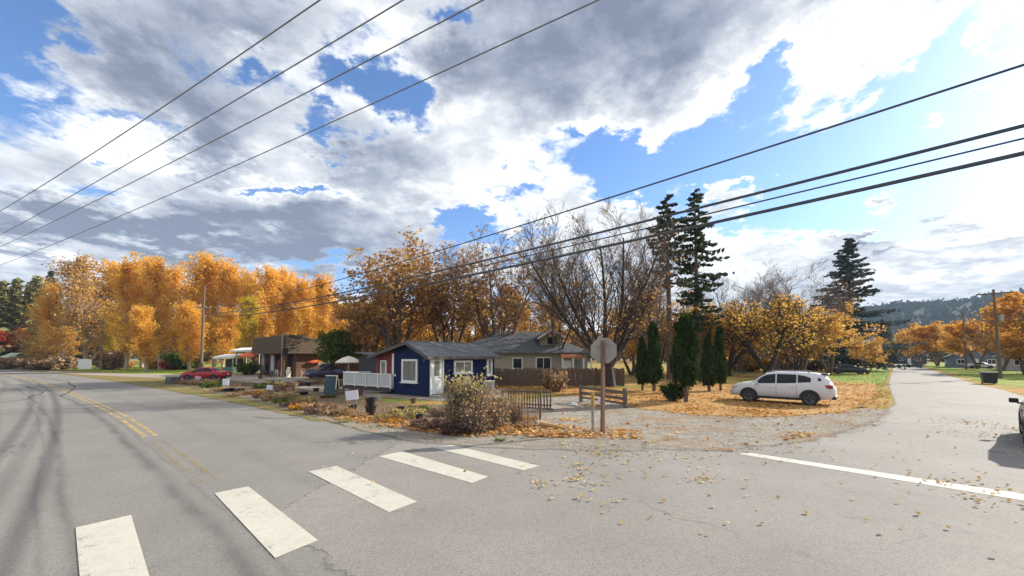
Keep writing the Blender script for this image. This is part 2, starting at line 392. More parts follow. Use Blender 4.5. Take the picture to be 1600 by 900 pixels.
def m_ground():
    m, N, L = newmat('autumn_ground')
    a = world_noise(N, L, .09, 5, .6); b = world_noise(N, L, 2.6, 6, .7); c = world_noise(N, L, .35, 5, .65)
    grass = ramp(N, L, b, [(.3, (.075, .115, .025)), (.5, (.14, .18, .04)), (.7, (.25, .23, .08))])
    leaf = ramp(N, L, b, [(.3, (.20, .10, .035)), (.5, (.34, .19, .06)), (.7, (.46, .31, .11))])
    f = smoothn(N, L, mathn(N, L, 'ADD', mathn(N, L, 'MULTIPLY', a, .9), mathn(N, L, 'MULTIPLY', c, .7)), .62, .92)
    col = mixn(N, L, f, grass, leaf)
    finish(N, L, col, .95, b, .6, .05, spec=.05); return m
def m_asphalt(main=True):
    m, N, L = newmat('asphalt_main' if main else 'asphalt_side')
    big = world_noise(N, L, .35, 5, .6); mid = world_noise(N, L, 3.0, 6, .65); fine = world_noise(N, L, 45, 3, .7); grit = world_noise(N, L, 140, 2, .6)
    base = ramp(N, L, big, [(.3, (.182, .170, .154)), (.7, (.238, .222, .202))] if main else [(.3, (.20, .186, .168)), (.7, (.272, .254, .23))])
    base = mixn(N, L, mathn(N, L, 'MULTIPLY_ADD', mid, .55, .05), base, mixn(N, L, .45, base, (.15, .147, .143, 1)))
    base = mixn(N, L, smoothn(N, L, fine, .42, .66), base, mixn(N, L, .45, base, (.05, .05, .05, 1)))
    base = mixn(N, L, smoothn(N, L, grit, .56, .72), base, mixn(N, L, .5, base, (.42, .40, .37, 1)))
    pat = smoothn(N, L, world_noise(N, L, .9, 6, .7, dist=1.0), .56, .70)
    base = mixn(N, L, mathn(N, L, 'MULTIPLY', pat, .30), base, (.10, .096, .09, 1))
    if main:                                 # wheel tracks and the worn oil band, by distance from the centre line
        at = N.new('ShaderNodeAttribute'); at.attribute_name = 'across'; x = at.outputs['Fac']
        wob = mathn(N, L, 'MULTIPLY_ADD', world_noise(N, L, .25, 3), .5, -.25)
        x = mathn(N, L, 'ADD', x, wob)
        tot = None
        for (c0, w, s) in ((-.60, .13, .52), (-.28, .05, .25), (-1.92, .075, .45), (-2.2, .04, .3), (-3.2, .10, .42), (1.3, .22, .14), (3.0, .25, .14)):
            dlt = mathn(N, L, 'SUBTRACT', x, c0); g = mathn(N, L, 'EXPONENT', mathn(N, L, 'MULTIPLY', mathn(N, L, 'MULTIPLY', dlt, dlt), -1 / (w * w)))
            tot = mathn(N, L, 'MULTIPLY_ADD', g, s, tot if tot is not None else 0.0)
        tot = mathn(N, L, 'MULTIPLY', tot, smoothn(N, L, world_noise(N, L, .5, 4), .2, .6))
        base = mixn(N, L, tot, base, (.045, .046, .05, 1))
    vo = N.new('ShaderNodeTexVoronoi'); vo.feature = 'DISTANCE_TO_EDGE'; vo.inputs['Scale'].default_value = .22
    g = N.new('ShaderNodeNewGeometry'); wv = N.new('ShaderNodeVectorMath'); wv.operation = 'ADD'
    nz = N.new('ShaderNodeTexNoise'); nz.inputs['Scale'].default_value = .8; nz.inputs['Detail'].default_value = 5; L.new(g.outputs['Position'], nz.inputs[0])
    sc = N.new('ShaderNodeVectorMath'); sc.operation = 'SCALE'; sc.inputs['Scale'].default_value = 2.2
    L.new(nz.outputs['Color'], sc.inputs[0]); L.new(g.outputs['Position'], wv.inputs[0]); L.new(sc.outputs[0], wv.inputs[1]); L.new(wv.outputs[0], vo.inputs['Vector'])
    crack = mathn(N, L, 'MULTIPLY', smoothn(N, L, vo.outputs['Distance'], .010, .002), smoothn(N, L, world_noise(N, L, .16, 3), .48, .62))
    base = mixn(N, L, mathn(N, L, 'MULTIPLY', crack, .55), base, (.05, .05, .05, 1))
    finish(N, L, base, .88, fine, .35, .01, edge=edge_mask(N, L, .10, 3.0), spec=.3); return m
def m_gravel(name, stops, leaf=.0, leafcol=(.42, .20, .06), lscale=.45):
    m, N, L = newmat(name)
    fine = world_noise(N, L, 30, 4, .75); mid = world_noise(N, L, 2.2, 6, .7); big = world_noise(N, L, lscale, 5, .65)
    col = ramp(N, L, mathn(N, L, 'ADD', mathn(N, L, 'MULTIPLY', mid, .5), mathn(N, L, 'MULTIPLY', fine, .5)), stops)
    if leaf:
        f = mathn(N, L, 'MULTIPLY', smoothn(N, L, big, .62 - leaf * .35, .78 - leaf * .3), smoothn(N, L, world_noise(N, L, 9, 4, .7), .36, .58))
        col = mixn(N, L, f, col, ramp(N, L, world_noise(N, L, 14, 3), [(.3, tuple(c * .55 for c in leafcol)), (.7, leafcol)]))
    finish(N, L, col, .95, fine, .7, .03, edge=edge_mask(N, L, .22, 1.3), spec=.1); return m

# ground sheet to the horizon
g = MB(); g.add([(-1480, -500, 0), (1480, -500, 0), (1480, 1480, 0), (-1480, 1480, 0)], [(0, 1, 2, 3)])
tag(g.build('ground', m_ground()), kind='structure')

# main road: strip about the yellow centre line
CL = [(24, -17.5), (9.5, -5.2), (1.0, 2.0), (-5.37, 7.49), (-11.1, 12.4), (-18.9, 18.9), (-46.8, 39.7), (-80, 62), (-128, 92), (-230, 150), (-420, 240)]
def dense(pts, step):
    out = []
    for a, b in zip(pts, pts[1:]):
        n = max(1, int(math.hypot(b[0]-a[0], b[1]-a[1]) / step))
        for i in range(n): out.append((a[0]+(b[0]-a[0])*i/n, a[1]+(b[1]-a[1])*i/n))
    out.append(pts[-1]); return out
def smooth_line(pts, it=2):
    for _ in range(it):
        q = [pts[0]]
        for a, b in zip(pts, pts[1:]): q += [(a[0]*.75+b[0]*.25, a[1]*.75+b[1]*.25), (a[0]*.25+b[0]*.75, a[1]*.25+b[1]*.75)]
        q.append(pts[-1]); pts = q
    return pts
CLs = smooth_line(CL)
def along(pts, i):
    a, b = pts[max(i-1, 0)], pts[min(i+1, len(pts)-1)]; d = Vector((b[0]-a[0], b[1]-a[1])); d.normalize(); return d
def strip(name, pts, offs, z, material, inner, kind='structure'):
    vs, fs, acr, inn = [], [], [], []
    k = len(offs)
    for i, p in enumerate(pts):
        d = along(pts, i); nrm = Vector((d.y, -d.x))           # to the right when walking away
        for o, q in zip(offs, inner):
            vs.append((p[0] + nrm.x * o, p[1] + nrm.y * o, z)); acr.append(o); inn.append(q)
    for i in range(len(pts) - 1):
        for j in range(k - 1): fs.append((i*k+j, i*k+j+1, (i+1)*k+j+1, (i+1)*k+j))
    me = bpy.data.meshes.new(name); me.from_pydata(vs, [], fs)
    me.attributes.new('across', 'FLOAT', 'POINT').data.foreach_set('value', acr)
    me.attributes.new('inner', 'FLOAT', 'POINT').data.foreach_set('value', inn)
    me.flip_normals() if me.polygons[0].normal.z < 0 else None
    o = link(name, me, material)
    if kind: tag(o, kind=kind)
    return o
MA, MS = m_asphalt(True), m_asphalt(False)
strip('main_road', CLs, [-3.75, -3.35, -2, -1, 0, 1.5, 3, 4.6, 5.15], .008, MA, [0, 1, 1, 1, 1, 1, 1, 1, 0])
# junction apron and the side street
side = [(-3.5, 12.3), (0, 11.9), (4.5, 11.6), (6.2, 11.8), (8.6, 12.9), (14.6, 16.4), (20.4, 21.6), (34.2, 36.6), (86, 90), (300, 318), (306, 312), (104, 100.5), (43.6, 37.2),
        (37, 29.6), (30, 22.4), (26, 17.4), (26, 9), (34, 0), (30, -12), (12, -8), (-4, 6.2)]
sheet('side_street', side, .012, MS, .5, 3)
# gravel on the corner
M_gr_pale = m_gravel('gravel_pale', [(.34, (.14, .125, .103)), (.5, (.25, .228, .195)), (.66, (.38, .352, .308))], .45, (.30, .17, .08))
M_gr_shoulder = m_gravel('gravel_shoulder', [(.3, (.12, .108, .09)), (.5, (.235, .212, .18)), (.7, (.36, .33, .28))], .3, (.36, .19, .08))
M_gr_leafy = m_gravel('leaf_carpet', [(.34, (.16, .13, .05)), (.5, (.33, .21, .09)), (.66, (.50, .34, .16))], .8, (.52, .28, .09), .3)
M_soil = m_gravel('planting_soil', [(.3, (.06, .048, .035)), (.5, (.14, .11, .075)), (.7, (.26, .20, .13))], .4, (.34, .17, .07), .7)
M_lot = m_gravel('gravel_lot', [(.36, (.17, .155, .135)), (.5, (.28, .26, .23)), (.64, (.40, .375, .335))], .4, (.45, .2, .06))
def GP(l): return [G(*p) for p in l]
sheet('gravel_driveway', GP([(640, 692), (760, 702), (900, 706), (1050, 709), (1150, 712), (1300, 694), (1400, 660), (1412, 642), (1335, 634), (1200, 640), (1050, 627), (985, 618), (905, 617), (830, 622), (760, 650), (640, 672)]), .016, M_gr_pale, .95)
sheet('gravel_shoulder', GP([(250, 600), (300, 609), (380, 624), (470, 650), (560, 676), (640, 694), (760, 704), (900, 708), (1020, 709), (1020, 690), (900, 683), (780, 672), (640, 656), (560, 646), (470, 626), (380, 611), (290, 600)]), .020, M_gr_shoulder, .5)
sheet('planting_bed', GP([(262, 592), (320, 605), (400, 622), (500, 648), (600, 664), (700, 678), (800, 684), (850, 676), (850, 645), (760, 630), (650, 632), (560, 622), (470, 606), (380, 596), (300, 589)]), .024, M_soil, .6)
sheet('gravel_lot', GP([(285, 589), (400, 602), (520, 618), (700, 628), (800, 622), (800, 606), (620, 603), (520, 592), (420, 586), (330, 585)]), .016, M_lot, .5)
sheet('gravel_lane', GP([(60, 582.5), (180, 588.5), (270, 592), (340, 588), (300, 585), (200, 584), (80, 580.5)]), .028, M_lot, .4)
sheet('leaf_carpet', GP([(985, 640), (1100, 652), (1230, 655), (1340, 646), (1385, 622), (1380, 600), (1300, 598), (1180, 600), (1050, 606), (960, 608), (900, 603), (850, 606), (860, 618), (930, 624)]), .028, M_gr_leafy, .9)
M_verge = m_gravel('verge_soil', [(.34, (.07, .085, .03)), (.5, (.16, .155, .06)), (.66, (.28, .23, .11))], .5, (.34, .17, .06), .8)
strip('verge_strip', [p for p in CLs if p[0] < -9], [4.4, 4.9, 6.2, 9.5, 10.5], .018, M_verge, [0, .8, 1, 1, 0])
def m_lawn():
    m, N, L = newmat('lawn_turf')
    a = world_noise(N, L, .4, 5, .65); b = world_noise(N, L, 5, 6, .7)
    gr = ramp(N, L, b, [(.3, (.07, .13, .02)), (.5, (.14, .22, .035)), (.7, (.24, .30, .07))]); lf = ramp(N, L, b, [(.3, (.34, .19, .05)), (.5, (.50, .32, .08)), (.7, (.60, .44, .16))])
    finish(N, L, mixn(N, L, smoothn(N, L, a, .50, .66), gr, lf), .95, b, .6, .05, edge=edge_mask(N, L, .25, 1.0), spec=.05); return m
M_lawn = m_lawn()
sheet('lawn', GP([(60, 580.2), (150, 582.5), (270, 585.5), (345, 583), (420, 578), (420, 570), (250, 568.5), (60, 569)]), .010, M_lawn, .5)
sheet('lawn', GP([(1285, 590), (1330, 601), (1385, 604), (1393, 582), (1388, 575), (1310, 576)]), .010, M_lawn, .5)
sheet('lawn', GP([(1446, 573), (1540, 599), (1650, 612), (1650, 580), (1520, 566), (1440, 567)]), .010, M_lawn, .5)
M_apron = m_gravel('pale_shoulder', [(.3, (.24, .225, .2)), (.5, (.33, .31, .275)), (.7, (.42, .395, .35))], 0)
strip('verge', CLs[:], [-9, -8, -3.9, -3.3], .020, M_apron, [0, .6, 1, 0])

# painted markings
def m_paint(name, col, wear):
    m, N, L = newmat(name)
    a = world_noise(N, L, 5, 6, .75); b = world_noise(N, L, 60, 3, .7)
    cc = mixn(N, L, smoothn(N, L, a, .35, .75), tuple(col) + (1,), tuple(c * .8 for c in col) + (1,))
    big = world_noise(N, L, 1.1, 4, .6)
    s = mathn(N, L, 'ADD', mathn(N, L, 'MULTIPLY', a, .42), mathn(N, L, 'ADD', mathn(N, L, 'MULTIPLY', b, .33), mathn(N, L, 'MULTIPLY', big, .25)))
    finish(N, L, cc, .75, b, .3, .006, edge=smoothn(N, L, s, wear, wear + .1), spec=.2); return m
P_white = m_paint('road_paint_white', (.47, .45, .39), .365)
P_white2 = m_paint('stop_paint_white', (.50, .49, .45), .37)
P_yellow = m_paint('road_paint_yellow', (.44, .34, .15), .43)
P_yellow_old = m_paint('road_paint_yellow_worn', (.34, .26, .13), .48)
def poly(name, pts, z, material):
    me = bpy.data.meshes.new(name); me.from_pydata([(x, y, z) for x, y in pts], [], [tuple(range(len(pts)))])
    if me.polygons[0].normal.z < 0: me.flip_normals()
    return link(name, me, material)
bars = [[(335,772),(388,761),(497,846),(430,874)], [(482,738),(526,729),(652,785),(608,802)], [(592,714),(628,706),(763,746),(738,756)], [(676,700),(706,696),(843,729),(818,736)], [(118,826),(205,806),(246,945),(132,990)]]
for i, b in enumerate(bars):
    o = poly('crosswalk_bar', GP(b), .0165, P_white)
    tag(o, ['wide white crosswalk bar beside the yellow line end', 'white crosswalk bar second from the yellow line end, in the far lane', 'white crosswalk bar next to the faded bar at the gravel edge', 'thin faded white crosswalk bar touching the gravel corner', 'white crosswalk bar cut off by the bottom edge, in the near lane'][i], 'road marking', 'white crosswalk bars')
bars_lab = None
poly_o = poly('stop_line', GP([(1152, 710), (1172, 708.5), (1640, 779), (1640, 790)]), .0165, P_white2)
tag(poly_o, 'long thin white stop line across the side street', 'road marking')
cut = [p for p in dense(CLs, 1.0)]
M_dark_seam = mat('dark_seam_fill', (.03, .03, .032), (.055, .054, .053), scale=7, rough=.7)
def seam(pts, w):
    P_ = [(p[0] + rnd.uniform(-.06, .06), p[1] + rnd.uniform(-.06, .06)) for p in dense(pts, .7)]
    o = strip('dark_seam', P_, [-w, w], .0138, M_dark_seam, [1, 1]); return o
seam(GP([(0, 589), (60, 588), (105, 596), (118, 606), (96, 620)]), .06); seam(GP([(30, 601), (70, 612), (40, 624), (0, 630)]), .05)  # tar lines on the main road
seam(GP([(470, 652), (430, 655), (395, 652)]), .03); seam(GP([(1395, 662), (1460, 667), (1540, 655), (1600, 648)]), .035); seam(GP([(1330, 655), (1400, 661), (1480, 663)]), .03)  # thin dark strips, the last two across the side street
ya = [p for p in cut if p[0] < -11 and p[1] > 11]; yb = [p for p in cut if -11.3 < p[0] < -5.6 and p[1] > 7.4]
for nm, off, lab in (('centre_line', -.13, 'yellow centre line nearer the camera of the double pair'), ('centre_line', .13, 'yellow centre line nearer the shop of the double pair')):
    o = strip(nm, ya, [off - .06, off + .06], .0125, P_yellow, [1, 1], None); tag(o, lab, 'road marking', 'double yellow centre line')
    o = strip(nm, yb, [off - .05, off + .05], .0125, P_yellow_old, [1, 1], None)
    tag(o, lab.replace('yellow', 'worn pale yellow', 1).replace('double pair', 'faded stretch'), 'road marking', 'double yellow centre line')

# ------------------------------------------------------------------ buildings
def window(parent, c, w, h, normal_rz, fr=.09, mull=(), frame=None, glass=None, name='window', sill=True, depth=.10):
    """frame bars standing proud of the wall, a pane set back, optional glazing bars; local x along the wall"""
    root = bpy.data.objects.new(name, None); C.objects.link(root); root.parent = parent; root.location = c; root.rotation_euler.z = normal_rz
    f = MB()
    f.box((-w/2 + fr/2, 0, 0), (fr, depth, h)); f.box((w/2 - fr/2, 0, 0), (fr, depth, h))
    f.box((0, 0, h/2 - fr/2), (w - 2*fr, depth, fr)); f.box((0, 0, -h/2 + fr/2), (w - 2*fr, depth, fr))
    for t in mull: f.box((t * w, 0, 0), (fr * .5, depth * .7, h - 2*fr))
    f.build('frame', frame or M_white, root)
    MB().box((0, .02, 0), (w - 2*fr, .02, h - 2*fr)).build('pane', glass or M_glass_w, root)
    if sill: MB().box((0, -.05, -h/2 - .03), (w + .12, depth + .08, .05)).build('sill', frame or M_white, root)
    return root

# blue house: local x runs away along the long wall, local y leftwards along the gable
HX, HY = G(669.5, 621)
house = thing('blue_house', 'small navy blue house with white door and grey gable roof', 'house', (HX, HY, 0), R(55))
GW, HL = 3.34, 6.7
def zr(y): return 3.53 - (1.77 - y) * .47 if y < 1.77 else 3.53 - (y - 1.77) * .235
b = MB()
b.prism([(0, .05), (GW, .05), (GW, zr(GW) - .12), (1.77, zr(1.77) - .12), (0, zr(0) - .12)], lambda a, z, t: (t, a, z), 0, HL)
b.build('wall', M_navy, house)
MB().box((HL/2, GW/2, .03), (HL - .1, GW - .1, .1)).build('foundation', M_concrete, house)
# wing under the long roof slope, set back behind the deck
MB().prism([(GW + .002, .3), (5.35, .3), (5.35, zr(5.35) - .13), (GW + .002, zr(GW) - .13)], lambda a, z, t: (t, a, z), .12, HL - .2).build('red_wall', M_red, house)['label'] = 'brick red wall set back behind the deck'
window(house, (.09, 4.55, 1.75), .62, 1.05, R(-90), .09)
MB().box((.08, 3.50, 1.55), (.1, .2, 2.4)).build('corner_trim', M_white, house)
rf = MB()
rf.slab([(-.38, 1.77, zr(1.77)), (-.38, -.32, zr(-.32)), (HL + .35, -.32, zr(-.32)), (HL + .35, 1.77, zr(1.77))], .07)
rf.slab([(-.38, 1.772, zr(1.77)), (-.38, 5.8, zr(5.8)), (HL + .35, 5.8, zr(5.8)), (HL + .35, 1.772, zr(1.77))], .07)
roof = rf.build('roof', M_shing, house)
fa = MB()
M_fascia = mat('fascia_grey', (.12, .105, .095), (.09, .08, .075), scale=5, rough=.8, bump=.2)
for (y0, y1) in ((-.32, 1.77), (1.77, 5.8)):
    for x in (-.40, HL + .37):
        fa.add([(x, y0, zr(y0) - .02), (x, y1, zr(y1) - .02), (x, y1, zr(y1) - .22), (x, y0, zr(y0) - .22), (x + .03, y0, zr(y0) - .02), (x + .03, y1, zr(y1) - .02), (x + .03, y1, zr(y1) - .22), (x + .03, y0, zr(y0) - .22)],
               [(0,1,2,3),(7,6,5,4),(0,4,5,1),(2,6,7,3),(1,5,6,2),(3,7,4,0)])
fa.box((HL/2, -.335, zr(-.33) - .10), (HL + .76, .03, .17))
fa.build('fascia', M_fascia, house)
rdg = MB().tube([(-.39, 1.77, zr(1.77) + .01), (HL + .36, 1.77, zr(1.77) + .01)], .05, 6); rdg.build('ridge_cap', M_shing, roof)
vp = MB().tube([(2.9, 2.0, 3.3), (2.9, 2.0, 3.95)], .05, 8); vp.build('vent_pipe', M_steel, roof)
# corner boards and lap siding courses of the long wall and gable
for k in range(13):
    z = .28 + k * .175
    MB().box((HL/2, -.006, z), (HL, .014, .02)).build('siding_lap', M_navy, house)
    MB().box((-.006, GW/2, z), (.014, GW, .02)).build('siding_lap', M_navy, house)
# gable window with curtains
wg = window(house, (-.03, 1.73, 1.62), 1.5, 1.5, R(-90), .13, (), depth=.12)
cur = MB()
for i in range(12):
    cur.box((-.55 + i * .05, -.005, 0), (.03, .012, 1.2)); cur.box((.55 - i * .02, -.004, 0), (.012, .012, 1.2))
cur.build('curtain', mat('curtain_cloth', (.30, .30, .27), (.22, .22, .2), scale=8, rough=.9), wg)
for yy in (1.3, 2.15): MB().box((-.12, yy, .76), (.1, .05, .1)).build('bracket', M_brownwall, house)
# door in the long wall
dr = bpy.data.objects.new('door', None); C.objects.link(dr); dr.parent = house; dr.location = (.66, -.03, .16)
fr = MB().box((-.53, 0, 1.14), (.1, .12, 2.28)).box((.53, 0, 1.14), (.1, .12, 2.28)).box((0, 0, 2.24), (.96, .12, .1)); fr.build('frame', M_white, dr)
MB().box((0, .012, 1.1), (.95, .05, 2.17)).build('leaf', M_white, dr)
MB().box((0, -.018, 1.62), (.46, .012, .95)).build('pane', M_glass_w, dr)
for zz in (.32, .78): MB().box((0, -.018, zz), (.62, .014, .34)).build('panel', M_white, dr)
MB().lathe([(.0, 0), (.035, .0), (.035, .03), (0, .05)], (.36, -.04, 1.0), 8).build('handle', M_steel, dr)
MB().box((.66, -.45, .07), (1.3, .8, .14)).build('doorstep', M_concrete, house)
ww = window(house, (3.15, -.03, 1.83), 1.85, .88, 0, .13, (0.05,), depth=.11)
window(house, (6.05, -.03, 1.78), .62, 1.25, 0, .13, (), depth=.11)
ht = MB().box((3.5, -.03, .72), (.66, .06, .92)); ht.build('hatch', M_white, house)
MB().tube([(-.03, .3, 2.35), (-.12, .3, 2.4), (-.14, .3, 2.25)], .03, 6).build('lamp', M_steel, house)
MB().box((-.02, GW - .16, 1.3), (.05, .1, .16)).build('meter_box', M_white, house)
# deck in front of the red wall
deck = bpy.data.objects.new('deck', None); C.objects.link(deck); deck.parent = house
DY0, DY1 = GW + .05, 8.9
for k in range(1): MB().box((.02 + k * .3, (DY0 + DY1)/2, .42), (.285, DY1 - DY0, .04)).build('plank', M_wood_h, deck)
MB().box((-.16, (DY0+DY1)/2, .28), (.05, DY1-DY0, .22)).box((-.16, DY1, .28), (.1, .1, .5)).box((.1, (DY0+DY1)/2, .28), (.05, DY1-DY0, .22)).build('skirt', mat('deck_skirt', (.07, .055, .055), (.045, .036, .036), scale=4, rough=.85), deck)
M_rail = mat('deck_white', (.66, .66, .63), (.52, .54, .51), scale=5, rough=.7)
rl = MB().box((-.16, (DY0+DY1)/2, 1.36), (.12, DY1-DY0, .06)).box((-.16, (DY0+DY1)/2, .50), (.06, DY1-DY0, .06)); rl.build('handrail', M_white, deck)
posts = [DY0 + .05 + (DY1 - DY0 - .1) * i / 4 for i in range(5)]
pm = MB().box((0, 0, .88), (.1, .1, .98)).mesh('railing_post')
for y in posts: link('railing_post', pm, M_white, deck, (-.16, y, 0))
bm_ = MB().box((0, 0, .93), (.025, .085, .80)).mesh('baluster')
for i in range(44):
    y = DY0 + .1 + (DY1 - DY0 - .2) * (i + .5) / 44
    if min(abs(y - q) for q in posts) > .08: link('baluster', bm_, M_rail, deck, (-.16, y, 0))
MB().box((1.0, DY1, 1.36), (2.3, .08, .06)).box((1.0, DY1, .95), (2.3, .03, .75)).build('side_panel', M_rail, deck)
MB().box((-.10, DY1 - .9, 1.0), (.05, 1.6, .9)).build('lattice_panel', M_white, deck)

# low dark shed behind the deck
s = thing('dark_shed', 'dark grey shed behind the white deck railing', 'shed', (*G(588, 602), 0), R(50))
s.location = (-11.2, 35.5, 0)
MB().box((2.2, 2.4, 1.25), (4.4, 4.8, 2.5)).build('wall', mat('charcoal_boards', (.05, .05, .055), (.035, .035, .04), scale=5, rough=.85, bump=.3), s)
MB().slab([(-.3, -.3, 2.55), (4.7, -.3, 2.55), (4.7, 5.1, 3.0), (-.3, 5.1, 3.0)], .1).build('roof', M_shing, s)
MB().box((-.02, 1.2, 1.0), (.06, .9, 2.0)).build('door', M_brownwall, s)

# beige house behind the board fence
bh = thing('beige_house', 'beige house with grey hipped roof and dormer behind the board fence', 'house', (-6.0, 42, 0), R(4))
BW, BD = 14.2, 9.0
MB().box((BW/2, BD/2, 1.5), (BW, BD, 3.0)).build('wall', M_beige, bh)
ov, zt, ze = .45, 5.55, 2.98
A, B_, C_, D_ = (-ov, -ov, ze), (BW+ov, -ov, ze), (BW+ov, BD+ov, ze), (-ov, BD+ov, ze); E_, F_ = (4.4, BD/2, zt), (BW-4.6, BD/2, zt)
r_ = MB(); r_.add([A, B_, F_, E_], [(0,1,2,3)]); r_.add([B_, C_, F_], [(0,1,2)]); r_.add([C_, D_, E_, F_], [(0,1,2,3)]); r_.add([D_, A, E_], [(0,1,2)]); r_.add([A, B_, C_, D_], [(3,2,1,0)])
br = r_.build('roof', M_shing, bh)
MB().box((BW/2, -ov, ze - .06), (BW + 2*ov, .05, .16)).build('gutter', M_fascia, bh)
# dormer on the front slope
dm = bpy.data.objects.new('dormer', None); C.objects.link(dm); dm.parent = bh; dm.location = (10.5, 1.2, 0)
MB().prism([(-1.25, 3.6), (1.25, 3.6), (1.25, 4.75), (0, 5.55), (-1.25, 4.75)], lambda a, z, t: (a, t, z), 0, 3.4).build('dormer_wall', M_beige, dm)
dq = MB(); dq.slab([(0, -.4, 5.68), (-1.7, -.4, 4.62), (-1.7, 3.3, 4.62), (0, 3.3, 5.68)], .09).slab([(.003, -.4, 5.68), (1.7, -.4, 4.62), (1.7, 3.3, 4.62), (.003, 3.3, 5.68)], .09); dq.build('dormer_roof', M_shing, dm)
dt = MB(); dt.slab([(0, -.44, 5.66), (-1.7, -.44, 4.60), (-1.7, -.41, 4.60), (0, -.41, 5.66)], .2).slab([(.003, -.44, 5.66), (1.7, -.44, 4.60), (1.7, -.41, 4.60), (.003, -.41, 5.66)], .2); dt.build('trim', M_white, dm)
MB().box((.1, -.03, 4.35), (1.1, .06, .8)).build('dormer_window', M_glass, dm)
window(bh, (9.4, -.03, 1.85), 1.7, 1.35, 0, .12, (0,), depth=.1, glass=M_glass)
window(bh, (6.6, -.03, 1.85), 1.1, 1.2, 0, .1, (), depth=.1, glass=M_glass)
# porch with an orange awning
po = bpy.data.objects.new('porch', None); C.objects.link(po); po.parent = bh
MB().slab([(11.0, -1.9, 2.45), (13.4, -1.9, 2.45), (13.2, -.02, 2.95), (11.2, -.02, 2.95)], .08).build('awning', mat('shaded_orange_canvas', (.36, .13, .05), (.28, .10, .04), scale=5, rough=.85), po)  # orange canvas darkened in its colour to look shaded
pw = MB()
for x in (11.1, 12.2, 13.3, 14.1): pw.box((x, -1.85, 1.2), (.16, .16, 2.4))
pw.box((12.6, -1.85, .55), (2.9, .06, .9)); pw.build('porch_frame', M_white, po)
MB().box((11.9, -.03, 1.1), (.95, .06, 2.1)).build('porch_door', M_white, po)
MB().box((13.5, -.04, 1.3), (1.1, .06, 1.7)).build('porch_window', M_glass_w, po)
MB().box((3.2, 5.4, 5.9), (.6, .6, 1.5)).build('chimney', mat('chimney_brick', (.24, .10, .07), (.17, .08, .06), scale=12, rough=.9), br)

# brown shop with its deep shingled fascia; local x along the front towards the far end
sx, sy = -27.6, 48.6
shop = thing('brown_shop', 'brown shop with deep shingled fascia and pale front panels', 'shop', (sx, sy, 0), math.atan2(.69, -.73))
SL, SD = 14.5, 9.5
MB().box((SL/2, -SD/2 - .6, 1.55), (SL - .6, SD - 1.2, 3.1)).build('wall', M_brownwall, shop)
# fascia: leaning shingle band round the front, courses proud of each other
for k in range(7):
    z0 = 2.95 + k * .33; lean = .55 - k * .075
    MB().add([(-lean, lean*.6, z0), (SL + .2, lean*.6, z0), (SL + .2, lean*.6 - .10, z0 + .36), (-lean + .09, lean*.6 - .10, z0 + .36),
              (-lean, 0-.3, z0), (SL + .2, -.3, z0), (SL + .2, -.3, z0 + .36), (-lean + .09, -.3, z0 + .36)],
             [(0,1,2,3),(7,6,5,4),(3,2,6,7),(4,5,1,0),(0,3,7,4),(1,5,6,2)]).build('shingle_course', M_brown, shop)
for k in range(7):
    z0 = 2.95 + k * .33; lean = .55 - k * .075; L_ = SD * (1 - k * .125)
    MB().add([(-lean, -.31, z0), (-lean, -L_, z0), (-lean + .1, -L_ * .93, z0 + .36), (-lean + .1, -.31, z0 + .36),
              (.4, -.31, z0), (.4, -L_, z0), (.4, -L_ * .93, z0 + .36), (.4, -.31, z0 + .36)],
             [(0,1,2,3),(7,6,5,4),(3,2,6,7),(4,5,1,0),(0,3,7,4),(1,5,6,2)]).build('shingle_course', M_brown, shop)
MB().slab([(-.2, -.3, 5.25), (SL + .2, -.3, 5.25), (SL + .2, -SD, 3.6), (-.2, -SD, 3.6)], .12).build('roof', mat('felt_roof', (.06, .055, .05), scale=3, rough=.9), shop)
MB().tube([(0.2, .25, 0), (.2, .25, 5.4)], .09, 8).build('corner_post', M_bark_brown, shop)
fl = MB().tube([(-.3, .62, 0), (-.3, .62, 5.5)], .022, 6); fl.build('downpipe', M_steel, shop)
for x, w in ((11.9, 1.6), (7.4, 1.5)):
    p_ = MB().box((x, -.55, 1.45), (w, .08, 2.6)); p_.build('front_panel', mat('pale_panel', (.50, .50, .52), (.40, .41, .44), scale=4, rough=.6), shop)
MB().box((2.6, -.5, 1.45), (1.6, .2, 2.9)).build('wood_pillar', mat('amber_boards', (.26, .12, .035), (.19, .085, .03), scale=5, rough=.8, stretch=(4, 4, .5)), shop)
MB().box((4.8, -.56, 1.1), (1.0, .08, 2.2)).build('door', M_red, shop)
MB().box((9.6, -.56, 1.6), (1.2, .08, 1.5)).build('shop_window', M_glass, shop)
for x in (0.9, 6.2, 10.4, 13.6): MB().box((x, .1, 1.45), (.16, .16, 2.9)).build('post', M_brownwall, shop)
MB().box((-.62, .3, 3.15), (.1, .6, .9)).build('lantern_sign', M_black, shop)

# white-roofed open pavilion left of the shop
pv = thing('open_pavilion', 'open shelter with two white flat roofs beyond the red car', 'shelter', (*XZ(375, 560, 62)[:1], 62, 0), R(8))
for (x, z, w, nm) in ((-1.6, 2.5, 2.9, 'roof'), (.9, 3.55, 2.9, 'roof')):
    MB().slab([(x-w/2, -1.6, z), (x+w/2, -1.6, z + .1), (x+w/2, 1.6, z + .55), (x-w/2, 1.6, z + .45)], .28).build(nm, M_white, pv)
for x, z in ((-2.7, 2.4), (-.3, 2.4), (.2, 3.4), (2.1, 3.4)):
    for y in (-1.4, 1.4): MB().box((x, y, z/2), (.16, .16, z)).build('post', M_beige, pv)
MB().box((-1.4, 1.3, 1.2), (2.5, .1, 2.0)).build('dark_interior', M_black, pv)  # black sheet put in for the darkness inside the open shelter
MB().box((-1.4, -.2, .5), (1.6, .7, .9)).build('counter', M_green, pv)

